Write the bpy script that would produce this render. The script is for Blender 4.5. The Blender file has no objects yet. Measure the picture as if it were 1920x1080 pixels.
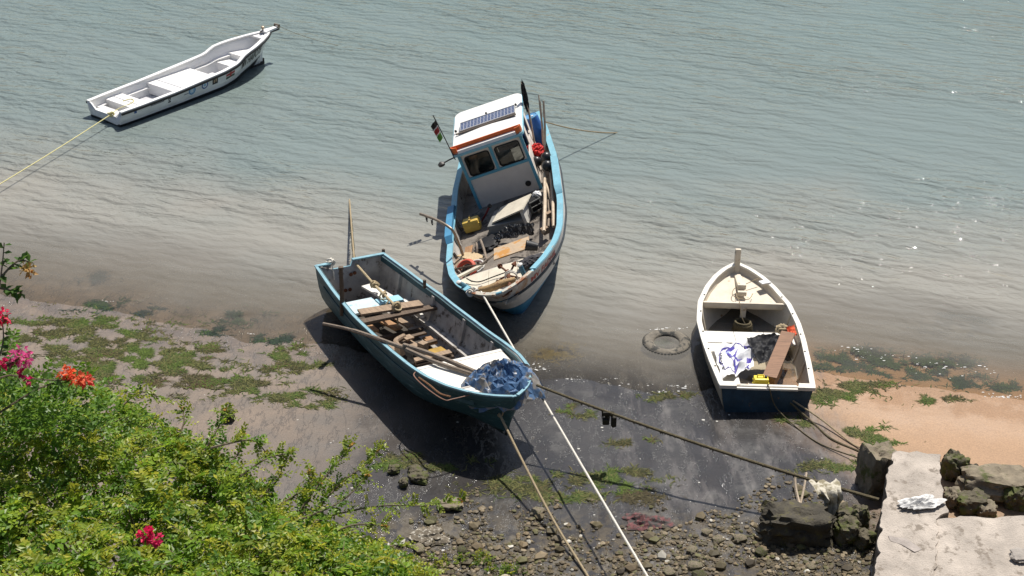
import bpy, bmesh, math, random
import numpy as np
from mathutils import Vector, Matrix, noise
R = math.radians
# ------------------------------------------------------------------ camera, sky, sun, exposure
sc = bpy.context.scene
FPX, PITCH, CH = 2900.0, R(28.5), 17.3
cd = bpy.data.cameras.new('camera'); cam = bpy.data.objects.new('camera', cd); sc.collection.objects.link(cam)
cd.sensor_width = 36; cd.lens = 36 * FPX / 1920; cd.clip_end = 2000
cam.location = (0, 0, CH); cam.rotation_euler = (R(90) - PITCH, 0, 0); sc.camera = cam
SUN_EL, SUN_AZ = R(60), R(23)
wd = bpy.data.worlds.new('World'); sc.world = wd; wd.use_nodes = True
wt = wd.node_tree; bg = wt.nodes['Background']; sk = wt.nodes.new('ShaderNodeTexSky'); sk.sky_type = 'NISHITA'
sk.sun_disc = False; sk.sun_elevation = SUN_EL; sk.sun_rotation = SUN_AZ; sk.air_density = 1.0; sk.dust_density = 2.0
wt.links.new(sk.outputs[0], bg.inputs[0]); bg.inputs[1].default_value = 0.07
sd = bpy.data.lights.new('sun', 'SUN'); sun = bpy.data.objects.new('sun', sd); sc.collection.objects.link(sun)
sd.energy = 4.8; sd.angle = R(0.53); sd.color = (1, .955, .88)
sdir = Vector((math.sin(SUN_AZ) * math.cos(SUN_EL), math.cos(SUN_AZ) * math.cos(SUN_EL), math.sin(SUN_EL)))
sun.rotation_euler = sdir.to_track_quat('Z', 'Y').to_euler(); sun.location = (20, 60, 50)
vs = sc.view_settings; vs.view_transform = 'Standard'; vs.look = 'None'; vs.exposure = 0.3; vs.gamma = 1; vs.use_curve_mapping = False
sc.cycles.max_bounces = 8; sc.cycles.transparent_max_bounces = 16; sc.cycles.caustics_reflective = False; sc.cycles.caustics_refractive = False
C = sc.collection
rng = random.Random(7)
nrng = np.random.default_rng(5)

# ------------------------------------------------------------------ pixel -> place
def ray(px, py):
    u, v = px - 960, 540 - py
    return Vector((u, v * math.sin(PITCH) + FPX * math.cos(PITCH), v * math.cos(PITCH) - FPX * math.sin(PITCH))).normalized()
CAMP = Vector((0, 0, CH))
def G(px, py, z=0.0):
    r = ray(px, py); return CAMP + r * ((z - CH) / r.z)
def AT(px, py, dist):
    return CAMP + ray(px, py) * dist
def proj(P):
    d = np.asarray(P, float).reshape(-1, 3) - np.array([0, 0, CH])
    z = d @ np.array([0, math.cos(PITCH), -math.sin(PITCH)])
    return np.stack([960 + FPX * d[:, 0] / z, 540 - FPX * (d @ np.array([0, math.sin(PITCH), math.cos(PITCH)])) / z], 1)

# ------------------------------------------------------------------ materials
MATS = {}
def pm(name, col, rough=.6, var=.18, scale=5., bump=.15, metal=0., wear=None, bscale=None, spec=.4, coord='Object', stretch=None):
    """procedural paint / wood / stone: base colour with noise variation, optional wear=(colour, threshold, scale)"""
    if name in MATS: return MATS[name]
    m = bpy.data.materials.new(name); m.use_nodes = True; t = m.node_tree; N = t.nodes; L = t.links
    p = N['Principled BSDF']; p.inputs['Roughness'].default_value = rough; p.inputs['Metallic'].default_value = metal
    p.inputs['Specular IOR Level'].default_value = spec
    tc = N.new('ShaderNodeTexCoord'); src = tc.outputs[coord]
    if stretch:
        mp = N.new('ShaderNodeMapping'); mp.inputs['Scale'].default_value = stretch; L.new(src, mp.inputs[0]); src = mp.outputs[0]
    n = N.new('ShaderNodeTexNoise'); n.inputs['Scale'].default_value = scale; n.inputs['Detail'].default_value = 6; n.inputs['Roughness'].default_value = .65
    L.new(src, n.inputs['Vector'])
    r = N.new('ShaderNodeMapRange'); r.inputs[1].default_value = .3; r.inputs[2].default_value = .7; r.inputs[3].default_value = 1 - var; r.inputs[4].default_value = 1 + var
    L.new(n.outputs[0], r.inputs[0])
    mx = N.new('ShaderNodeMix'); mx.data_type = 'RGBA'; mx.blend_type = 'MULTIPLY'; mx.inputs[0].default_value = 1
    mx.inputs[6].default_value = (*col, 1); L.new(r.outputs[0], mx.inputs[7]); out = mx.outputs[2]
    if wear:
        wc, thr, ws = wear
        n2 = N.new('ShaderNodeTexNoise'); n2.inputs['Scale'].default_value = ws; n2.inputs['Detail'].default_value = 8; n2.inputs['Roughness'].default_value = .7
        L.new(src, n2.inputs['Vector'])
        r2 = N.new('ShaderNodeMapRange'); r2.inputs[1].default_value = thr; r2.inputs[2].default_value = thr + .07; L.new(n2.outputs[0], r2.inputs[0])
        m2 = N.new('ShaderNodeMix'); m2.data_type = 'RGBA'; L.new(r2.outputs[0], m2.inputs[0]); L.new(out, m2.inputs[6]); m2.inputs[7].default_value = (*wc, 1); out = m2.outputs[2]
    L.new(out, p.inputs['Base Color'])
    if bump:
        b = N.new('ShaderNodeBump'); b.inputs['Strength'].default_value = bump; b.inputs['Distance'].default_value = .02
        n3 = N.new('ShaderNodeTexNoise'); n3.inputs['Scale'].default_value = bscale or scale * 5; n3.inputs['Detail'].default_value = 5; L.new(src, n3.inputs['Vector'])
        L.new(n3.outputs[0], b.inputs['Height']); L.new(b.outputs[0], p.inputs['Normal'])
    MATS[name] = m; return m

def band_mat(name, bands, rough=.5, nz=.02, wear=None, rust=None):
    """paint in bands along the hull's 'h' attribute (0 keel .. 1 sheer): bands = [(h_from, colour)]"""
    m = bpy.data.materials.new(name); m.use_nodes = True; t = m.node_tree; N = t.nodes; L = t.links; p = N['Principled BSDF']
    p.inputs['Roughness'].default_value = rough; p.inputs['Specular IOR Level'].default_value = .4
    a = N.new('ShaderNodeAttribute'); a.attribute_name = 'h'
    tc = N.new('ShaderNodeTexCoord'); n = N.new('ShaderNodeTexNoise'); n.inputs['Scale'].default_value = 7; n.inputs['Detail'].default_value = 6; L.new(tc.outputs['Object'], n.inputs['Vector'])
    ad = N.new('ShaderNodeMath'); ad.operation = 'MULTIPLY_ADD'; L.new(n.outputs[0], ad.inputs[0]); ad.inputs[1].default_value = nz * 2; L.new(a.outputs['Fac'], ad.inputs[2])
    sb = N.new('ShaderNodeMath'); sb.operation = 'SUBTRACT'; L.new(ad.outputs[0], sb.inputs[0]); sb.inputs[1].default_value = nz
    cr = N.new('ShaderNodeValToRGB'); cr.color_ramp.interpolation = 'CONSTANT'; e = cr.color_ramp.elements
    e[0].position = bands[0][0]; e[0].color = (*bands[0][1], 1); e[1].position = bands[1][0]; e[1].color = (*bands[1][1], 1)
    for h, c in bands[2:]:
        q = e.new(h); q.color = (*c, 1)
    L.new(sb.outputs[0], cr.inputs[0]); out = cr.outputs[0]
    n1 = N.new('ShaderNodeTexNoise'); n1.inputs['Scale'].default_value = 3; n1.inputs['Detail'].default_value = 8; n1.inputs['Roughness'].default_value = .7
    mp = N.new('ShaderNodeMapping'); mp.inputs['Scale'].default_value = (.6, 1, 2); L.new(tc.outputs['Object'], mp.inputs[0]); L.new(mp.outputs[0], n1.inputs['Vector'])
    r = N.new('ShaderNodeMapRange'); r.inputs[1].default_value = .3; r.inputs[2].default_value = .7; r.inputs[3].default_value = .75; r.inputs[4].default_value = 1.2; L.new(n1.outputs[0], r.inputs[0])
    mx = N.new('ShaderNodeMix'); mx.data_type = 'RGBA'; mx.blend_type = 'MULTIPLY'; mx.inputs[0].default_value = 1; L.new(out, mx.inputs[6]); L.new(r.outputs[0], mx.inputs[7]); out = mx.outputs[2]
    for wc, thr, ws, st in (wear or []):
        mp2 = N.new('ShaderNodeMapping'); mp2.inputs['Scale'].default_value = st; L.new(tc.outputs['Object'], mp2.inputs[0])
        n2 = N.new('ShaderNodeTexNoise'); n2.inputs['Scale'].default_value = ws; n2.inputs['Detail'].default_value = 9; n2.inputs['Roughness'].default_value = .7; L.new(mp2.outputs[0], n2.inputs['Vector'])
        r2 = N.new('ShaderNodeMapRange'); r2.inputs[1].default_value = thr; r2.inputs[2].default_value = thr + .05; L.new(n2.outputs[0], r2.inputs[0])
        m2 = N.new('ShaderNodeMix'); m2.data_type = 'RGBA'; L.new(r2.outputs[0], m2.inputs[0]); L.new(out, m2.inputs[6]); m2.inputs[7].default_value = (*wc, 1); out = m2.outputs[2]
    if rust:   # rust runs bleeding from the iron fittings at the bow, above height h
        x0, x1, hmin, rc = rust; sx = N.new('ShaderNodeSeparateXYZ'); L.new(tc.outputs['Object'], sx.inputs[0])
        def mr(src, a_, b_):
            q = N.new('ShaderNodeMapRange'); q.interpolation_type = 'SMOOTHSTEP'; L.new(src, q.inputs[0]); q.inputs[1].default_value = a_; q.inputs[2].default_value = b_; return q.outputs[0]
        mp3 = N.new('ShaderNodeMapping'); mp3.inputs['Scale'].default_value = (3., 3., .7); L.new(tc.outputs['Object'], mp3.inputs[0])
        n4 = N.new('ShaderNodeTexNoise'); n4.inputs['Scale'].default_value = 1.; n4.inputs['Detail'].default_value = 7; n4.inputs['Roughness'].default_value = .65; L.new(mp3.outputs[0], n4.inputs['Vector'])
        f1 = N.new('ShaderNodeMath'); f1.operation = 'MULTIPLY'; L.new(mr(sx.outputs[0], x0, x1), f1.inputs[0]); L.new(mr(n4.outputs[0], .44, .68), f1.inputs[1])
        f2 = N.new('ShaderNodeMath'); f2.operation = 'MULTIPLY'; L.new(f1.outputs[0], f2.inputs[0]); L.new(mr(sb.outputs[0], hmin, hmin + .015), f2.inputs[1])
        m5 = N.new('ShaderNodeMix'); m5.data_type = 'RGBA'; L.new(f2.outputs[0], m5.inputs[0]); L.new(out, m5.inputs[6]); m5.inputs[7].default_value = (*rc, 1); out = m5.outputs[2]
    L.new(out, p.inputs['Base Color'])
    b = N.new('ShaderNodeBump'); b.inputs['Strength'].default_value = .2; b.inputs['Distance'].default_value = .02
    n3 = N.new('ShaderNodeTexNoise'); n3.inputs['Scale'].default_value = 14; n3.inputs['Detail'].default_value = 6; L.new(tc.outputs['Object'], n3.inputs['Vector'])
    L.new(n3.outputs[0], b.inputs['Height']); L.new(b.outputs[0], p.inputs['Normal'])
    return m

# ------------------------------------------------------------------ mesh builder
class MB:
    def __init__(s): s.v = []; s.f = []; s.mi = []; s.h = None
    def add(s, vs, fs, mi=0):
        o = len(s.v); s.v += [Vector(q) for q in vs]; s.f += [tuple(o + i for i in f) for f in fs]; s.mi += [mi] * len(fs); return s
    def box(s, c, d, rot=None, mi=0, jit=0):
        x, y, z = d[0] / 2, d[1] / 2, d[2] / 2
        vs = [Vector((i * x, j * y, k * z)) for k in (-1, 1) for j in (-1, 1) for i in (-1, 1)]
        if jit: vs = [q + Vector([rng.uniform(-jit, jit) for _ in range(3)]) for q in vs]
        if rot is not None:
            M = rot if isinstance(rot, Matrix) else Matrix.Rotation(rot, 3, 'Z'); vs = [M @ q for q in vs]
        vs = [q + Vector(c) for q in vs]
        return s.add(vs, [(0, 2, 3, 1), (4, 5, 7, 6), (0, 1, 5, 4), (2, 6, 7, 3), (0, 4, 6, 2), (1, 3, 7, 5)], mi)
    def bbox(s, c, d, bev, rot=None, mi=0):
        bm = bmesh.new(); bmesh.ops.create_cube(bm, size=1)
        for q in bm.verts: q.co = Vector((q.co.x * d[0], q.co.y * d[1], q.co.z * d[2]))
        bmesh.ops.bevel(bm, geom=bm.edges[:], offset=bev, segments=2, affect='EDGES', profile=.6)
        M = Matrix.Identity(3) if rot is None else (rot if isinstance(rot, Matrix) else Matrix.Rotation(rot, 3, 'Z'))
        bm.verts.index_update(); s.add([M @ q.co + Vector(c) for q in bm.verts], [[q.index for q in f.verts] for f in bm.faces], mi); bm.free(); return s
    def bar(s, a, b, w, t, up=(0, 0, 1), mi=0):
        a, b = Vector(a), Vector(b); d = b - a; x = d.normalized(); y = Vector(up).cross(x)
        y = y.normalized() if y.length > 1e-5 else Vector((0, 1, 0)); z = x.cross(y)
        return s.box((a + b) / 2, (d.length, w, t), Matrix((x, y, z)).transposed(), mi)
    def tube(s, pts, r, n=8, mi=0, caps=True):
        pts = [Vector(q) for q in pts]; rs = r if hasattr(r, '__len__') else [r] * len(pts); rings = []
        nrm = None
        for i, q in enumerate(pts):
            t = (pts[min(i + 1, len(pts) - 1)] - pts[max(i - 1, 0)]).normalized()
            if nrm is None: nrm = t.orthogonal().normalized()
            nrm = (nrm - t * nrm.dot(t)); nrm = nrm.normalized() if nrm.length > 1e-6 else t.orthogonal().normalized()
            bn = t.cross(nrm)
            rings.append([q + (nrm * math.cos(2 * math.pi * k / n) + bn * math.sin(2 * math.pi * k / n)) * rs[i] for k in range(n)])
        fs = []
        for i in range(len(pts) - 1):
            for k in range(n):
                fs.append((i * n + k, i * n + (k + 1) % n, (i + 1) * n + (k + 1) % n, (i + 1) * n + k))
        if caps: fs += [tuple(range(n))[::-1], tuple((len(pts) - 1) * n + k for k in range(n))]
        return s.add([q for rr in rings for q in rr], fs, mi)
    def lathe(s, prof, c, n=20, M=None, mi=0):
        """prof [(r,z)], axis z"""
        M = M or Matrix.Identity(3); vs = []; fs = []
        for r, z in prof:
            for k in range(n):
                a = 2 * math.pi * k / n; vs.append(M @ Vector((r * math.cos(a), r * math.sin(a), z)) + Vector(c))
        for i in range(len(prof) - 1):
            for k in range(n):
                fs.append((i * n + k, i * n + (k + 1) % n, (i + 1) * n + (k + 1) % n, (i + 1) * n + k))
        if prof[0][0] > 1e-4: fs.append(tuple(range(n))[::-1])
        if prof[-1][0] > 1e-4: fs.append(tuple((len(prof) - 1) * n + k for k in range(n)))
        return s.add(vs, fs, mi)
    def grid(s, fn, nu, nv, mi=0):
        vs = [fn(i / nu, j / nv) for i in range(nu + 1) for j in range(nv + 1)]
        fs = [(i * (nv + 1) + j, (i + 1) * (nv + 1) + j, (i + 1) * (nv + 1) + j + 1, i * (nv + 1) + j + 1) for i in range(nu) for j in range(nv)]
        return s.add(vs, fs, mi)
    def prism(s, poly, z0, z1, mi=0):
        n = len(poly); vs = [Vector((x, y, z0)) for x, y in poly] + [Vector((x, y, z1)) for x, y in poly]
        return s.add(vs, [tuple(range(n))[::-1], tuple(range(n, 2 * n))] + [(i, (i + 1) % n, n + (i + 1) % n, n + i) for i in range(n)], mi)
    def sweep(s, path, w, hgt, drop=0., outset=0., closed=False, mi=0):
        """flat bar following a path: width w to the left of travel, height hgt, seen from above"""
        path = [Vector(q) for q in path]; n = len(path); vs = []
        for i, q in enumerate(path):
            t = path[min(i + 1, n - 1)] - path[max(i - 1, 0)]; t.z = 0
            t = t.normalized() if t.length > 1e-6 else Vector((1, 0, 0)); l = Vector((-t.y, t.x, 0))
            o = q - l * outset; up = Vector((0, 0, 1))
            vs += [o - up * drop, o + up * (hgt - drop), o + l * w + up * (hgt - drop), o + l * w - up * drop]
        fs = []
        for i in range(n - 1):
            for k in range(4):
                fs.append((i * 4 + k, i * 4 + (k + 1) % 4, (i + 1) * 4 + (k + 1) % 4, (i + 1) * 4 + k))
        fs += [(0, 1, 2, 3), tuple((n - 1) * 4 + k for k in (3, 2, 1, 0))]
        return s.add(vs, fs, mi)
    def build(s, name, mats, parent=None, M=None, org=None, smooth=False, ang=40):
        me = bpy.data.meshes.new(name); org = Vector(org) if org is not None else Vector((0, 0, 0))
        me.from_pydata([tuple(q - org) for q in s.v], [], s.f)
        if not isinstance(mats, (list, tuple)): mats = [mats]
        for m in mats: me.materials.append(m)
        if len(mats) > 1: me.polygons.foreach_set('material_index', s.mi)
        bm = bmesh.new(); bm.from_mesh(me); bmesh.ops.recalc_face_normals(bm, faces=bm.faces[:])
        if smooth:
            for f in bm.faces: f.smooth = True
            for e in bm.edges:
                if len(e.link_faces) == 2 and e.calc_face_angle(0) > R(ang): e.smooth = False
        bm.to_mesh(me); bm.free()
        if s.h is not None:
            at = me.attributes.new('h', 'FLOAT', 'POINT'); at.data.foreach_set('value', s.h)
        o = bpy.data.objects.new(name, me); C.objects.link(o)
        if parent is not None: o.parent = parent
        MM = (M if M is not None else Matrix.Identity(4)) @ Matrix.Translation(org)
        if parent is None: o.matrix_world = MM
        return o

def tag(o, label, cat=None, group=None, kind=None):
    o['label'] = label
    if cat: o['category'] = cat
    if group: o['group'] = group
    if kind: o['kind'] = kind
    return o
def thing(name, label, cat, M=None, group=None):
    o = bpy.data.objects.new(name, None); C.objects.link(o); o.empty_display_size = .2
    o.matrix_world = M if M is not None else Matrix.Identity(4)
    return tag(o, label, cat, group)
def base(mb):
    """origin: middle of the foot of the shape"""
    v = mb.v; z = min(q.z for q in v)
    return Vector((sum(q.x for q in v) / len(v), sum(q.y for q in v) / len(v), z))
def single(name, label, cat, mb, mats, M=None, group=None, smooth=False, kind=None):
    o = mb.build(name, mats, M=M, org=base(mb), smooth=smooth); return tag(o, label, cat, group, kind)

def text_mesh(body, size=1.0, bold=0.0):
    cu = bpy.data.curves.new('lettering', 'FONT'); cu.body = body; cu.size = size; cu.offset = bold; cu.resolution_u = 3
    ob = bpy.data.objects.new('lettering', cu); C.objects.link(ob)
    dg = bpy.context.evaluated_depsgraph_get(); me = bpy.data.meshes.new_from_object(ob.evaluated_get(dg))
    v = [(q.co.x, q.co.y) for q in me.vertices]; f = [tuple(p.vertices) for p in me.polygons]
    bpy.data.objects.remove(ob); bpy.data.curves.remove(cu); bpy.data.meshes.remove(me)
    return v, f

# ------------------------------------------------------------------ hulls
def smooth_tab(tab, n=400, k=9):
    x = np.linspace(0, 1, n); y = np.interp(x, [a for a, _ in tab], [b for _, b in tab])
    if k > 1:
        yp = np.concatenate([2 * y[0] - y[1:k + 1][::-1], y, 2 * y[-1] - y[-k - 1:-1][::-1]])
        ker = np.hanning(2 * k + 1); ker /= ker.sum(); y = np.convolve(yp, ker, 'same')[k:-k]
    return x, y
class Hull:
    def __init__(s, L, b, zs, zk, rake, A, B, blend=(.55, .97), kb=9, kz=9):
        s.L = L; s.bt = smooth_tab(b, k=kb); s.zt = smooth_tab(zs, k=kz); s.kt = smooth_tab(zk); s.rake = rake; s.A = A; s.B = B; s.bl = blend
    def sec(s, u):
        t = min(1, max(0, (u - s.bl[0]) / (s.bl[1] - s.bl[0]))); t = t * t * (3 - 2 * t)
        return [(a[0] * (1 - t) + b[0] * t, a[1] * (1 - t) + b[1] * t) for a, b in zip(s.A, s.B)]
    def bz(s, u):
        return float(np.interp(u, *s.bt)), float(np.interp(u, *s.zt)), float(np.interp(u, *s.kt))
    def wh(s, u, h, side):
        b, zs, zk = s.bz(u); se = s.sec(u); w = float(np.interp(h, [q[1] for q in se], [q[0] for q in se]))
        return Vector((u * s.L - s.rake * (1 - h) * u ** 8, side * b * w, zk + (zs - zk) * h))
    def half(s, x, z, th=.06):
        u = min(1, max(0, x / s.L))
        for _ in range(6):
            b, zs, zk = s.bz(u); h = min(1, max(0, (z - zk) / (zs - zk))); u = min(1, max(0, (x + s.rake * (1 - h) * u ** 8) / s.L))
        if u >= 1: return .02
        b, zs, zk = s.bz(u); h = min(1, max(0, (z - zk) / (zs - zk))); se = s.sec(u)
        return max(.02, float(np.interp(h, [q[1] for q in se], [q[0] for q in se])) * b - th)
    def us(s, n=44):
        return [1 - (1 - i / n) ** 1.5 for i in range(n + 1)]
    def sheer(s, x):
        return float(np.interp(x / s.L, *s.zt))
    def shell(s, name, mats, parent, th, top=None, nsub=3, n=44):
        """outer skin + solidify (inner skin = material 1, rim = material 2); transom polygon closed at the stern"""
        mb = MB(); us = s.us(n); nt = (len(s.A) - 1) * nsub; hs = []; rows = []
        for u in us:
            se = s.sec(u); row = []
            for side in (1, -1):
                for j in range(nt + 1):
                    k = min(j // nsub, len(se) - 2); fr = j / nsub - k
                    w = se[k][0] * (1 - fr) + se[k + 1][0] * fr; h = se[k][1] * (1 - fr) + se[k + 1][1] * fr
                    if side == -1 and j == 0: continue
                    b, zs, zk = s.bz(u)
                    row.append(len(mb.v)); hs.append(h); mb.v.append(Vector((u * s.L - s.rake * (1 - h) * u ** 8, side * b * w, zk + (zs - zk) * h)))
            rows.append(row)
        P = lambda i, j: rows[i][j]; S = lambda i, j: rows[i][0] if j == 0 else rows[i][nt + j]
        for i in range(len(us) - 1):
            for j in range(nt):
                mb.f.append((P(i, j), P(i + 1, j), P(i + 1, j + 1), P(i, j + 1))); mb.f.append((S(i, j), S(i, j + 1), S(i + 1, j + 1), S(i + 1, j)))
        for j in range(nt): mb.f.append((P(len(us) - 1, j), S(len(us) - 1, j), S(len(us) - 1, j + 1), P(len(us) - 1, j + 1)) if j else (P(len(us) - 1, 0), S(len(us) - 1, 1), P(len(us) - 1, 1)))
        poly = [P(0, j) for j in range(nt, -1, -1)] + [S(0, j) for j in range(1, nt + 1)]
        for (y, z) in (top or []):
            hs.append(.95); poly.append(len(mb.v)); mb.v.append(Vector((0, y, z)))
        mb.f.append(tuple(poly)); mb.mi = [0] * len(mb.f); mb.h = hs
        o = mb.build(name, mats, parent, smooth=True, ang=50)
        md = o.modifiers.new('thickness', 'SOLIDIFY'); md.thickness = th; md.offset = -1; md.material_offset = 1; md.material_offset_rim = 2; md.use_even_offset = True
        return o
    def rail(s, n=40, u0=0., u1=1., dz=0., h=1.):
        us = [u for u in s.us(n) if u0 <= u <= u1]
        return [s.wh(u, h, -1) + Vector((0, 0, dz)) for u in us], [s.wh(u, h, 1) + Vector((0, 0, dz)) for u in us]
    def plate(s, x0, x1, z, th, inset=.06, n=10, y0=None, y1=None):
        """solid deck or board between the sides, following the hull; y0,y1 clip it"""
        mb = MB(); A = []; 
        for i in range(n + 1):
            x = x0 + (x1 - x0) * i / n; zz = z(x) if callable(z) else z; w = s.half(x, zz, inset)
            a = -w if y0 is None else max(-w, y0); b = w if y1 is None else min(w, y1)
            if b < a + .01: b = a + .01
            wl = s.half(x, zz - th, inset); al = max(a, -wl); bl_ = min(b, wl)
            if bl_ < al + .005: al = bl_ = (max(-wl, min(wl, (a + b) / 2))); al -= .003; bl_ += .003
            A.append([(x, al, zz - th), (x, a, zz), (x, b, zz), (x, bl_, zz - th)])
        fs = []
        for i in range(n):
            for k in range(4): fs.append((i * 4 + k, i * 4 + (k + 1) % 4, i * 4 + 4 + (k + 1) % 4, i * 4 + 4 + k))
        fs += [(0, 1, 2, 3), (n * 4 + 3, n * 4 + 2, n * 4 + 1, n * 4)]
        return mb.add([q for r in A for q in r], fs)
    def decal(s, verts, fn, off=.006):
        """verts (a,b) -> hull surface through fn(a,b)->(x,h,side)"""
        out = []
        for a, b in verts:
            x, h, sd = fn(a, b); e = 1e-3; u = x / s.L
            p = s.wh(u, h, sd); pu = s.wh(u + e, h, sd) - p; ph = s.wh(u, h + e, sd) - p
            n = pu.cross(ph); n = n.normalized()
            if n.y * sd < 0: n = -n
            out.append(p + n * off)
        return out
class Boat:
    def __init__(s, name, label, cat, loc, yaw, trim, roll, hull):
        s.M = Matrix.Translation(loc) @ Matrix.Rotation(R(yaw), 4, 'Z') @ Matrix.Rotation(R(trim), 4, 'Y') @ Matrix.Rotation(R(roll), 4, 'X')
        s.Mi = s.M.inverted(); s.h = hull; s.root = thing(name, label, cat, s.M)
    def loc(s, px, py, z):
        o = s.Mi @ CAMP; d = s.Mi.to_3x3() @ ray(px, py); t = (z - o.z) / d.z; return o + d * t
    def w(s, p): return s.M @ Vector(p)

def fbm(p, o=4): return noise.fractal(Vector(p), 1.0, 2.0, o)
def catline(a, b, sag, n=24, wob=0.0, seed=0):
    a, b = Vector(a), Vector(b); out = []
    for i in range(n + 1):
        t = i / n; q = a.lerp(b, t); q.z -= sag * 4 * t * (1 - t)
        if wob: q += Vector((fbm((t * 9, seed, 0)), fbm((t * 9, seed, 5)), 0)) * wob
        out.append(q)
    return out
def through(pts, n=8):
    """smooth curve through points"""
    pts = [Vector(q) for q in pts]; out = []
    for i in range(len(pts) - 1):
        p0, p1, p2, p3 = pts[max(i - 1, 0)], pts[i], pts[i + 1], pts[min(i + 2, len(pts) - 1)]
        for k in range(n):
            t = k / n; out.append(.5 * ((2 * p1) + (p2 - p0) * t + (2 * p0 - 5 * p1 + 4 * p2 - p3) * t * t + (3 * p1 - p0 - 3 * p2 + p3) * t ** 3))
    return out + [pts[-1]]
# ------------------------------------------------------------------ ground and water
SHORE = [(-80, 44), (-30, 36.5), (-16, 32.6), (-11.9, 31.5), (-10.99, 31.27), (-9.8, 30.87), (-8.97, 30.72), (-7.65, 30.06), (-5.83, 29.63), (-4.63, 29.47), (-2, 28.7), (0, 28.1),
         (1.35, 27.74), (2.67, 27.32), (3.21, 27.15), (3.83, 27.4), (5, 27.6), (6.51, 28.1), (7.2, 27.74), (8.28, 27.53), (9.34, 27.32), (10.58, 27.01), (30, 25), (80, 20)]
SX = [a for a, _ in SHORE]; SY = [b for _, b in SHORE]
def ground(x, y):
    d = float(np.interp(x, SX, SY)) - y
    if d > 0:
        z = .055 * d if d < 7 else .385 + .045 * (d - 7)
    else: z = .07 * d if d > -12 else -.84 + .03 * (d + 12)
    z = max(z, -3.0)
    z += .018 * fbm((x * .6, y * .6, 0)) + .05 * fbm((x * .2, y * .2, 3)) * min(1, abs(d) / 3) + .006 * fbm((x * 3, y * 3, 7), 3)
    if d > 0: z += .012 * max(0, noise.noise(Vector((x * 1.3 + .4 * y, y * .8, 2)))) 
    # bank below the viewpoint, out of the frame
    if y < 18.5: z += (18.5 - y) / 6. * 4.3 if y > 12.5 else 4.3
    return z
def gpt(px, py):
    p = G(px, py, 0.)
    for _ in range(4): p = G(px, py, ground(p.x, p.y))
    return p
def axis(segs):
    out = []
    for a, b, st in segs: out += list(np.arange(a, b - 1e-6, st))
    return out + [segs[-1][1]]
gx = axis([(-300, -60, 40), (-60, -20, 4), (-20, -13, .5), (-13, 13, .16), (13, 20, .5), (20, 60, 4), (60, 300, 40)])
gy = axis([(-40, 10, 5), (10, 19, .5), (19, 32, .16), (32, 42, .5), (42, 60, 3), (60, 120, 12), (120, 600, 80)])
mb = MB(); mb.v = [Vector((x, y, ground(x, y))) for x in gx for y in gy]; ny = len(gy)
mb.f = [(i * ny + j, (i + 1) * ny + j, (i + 1) * ny + j + 1, i * ny + j + 1) for i in range(len(gx) - 1) for j in range(ny - 1)]; mb.mi = [0] * len(mb.f)
mb.h = [float(np.interp(q.x, SX, SY)) - q.y for q in mb.v]

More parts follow.
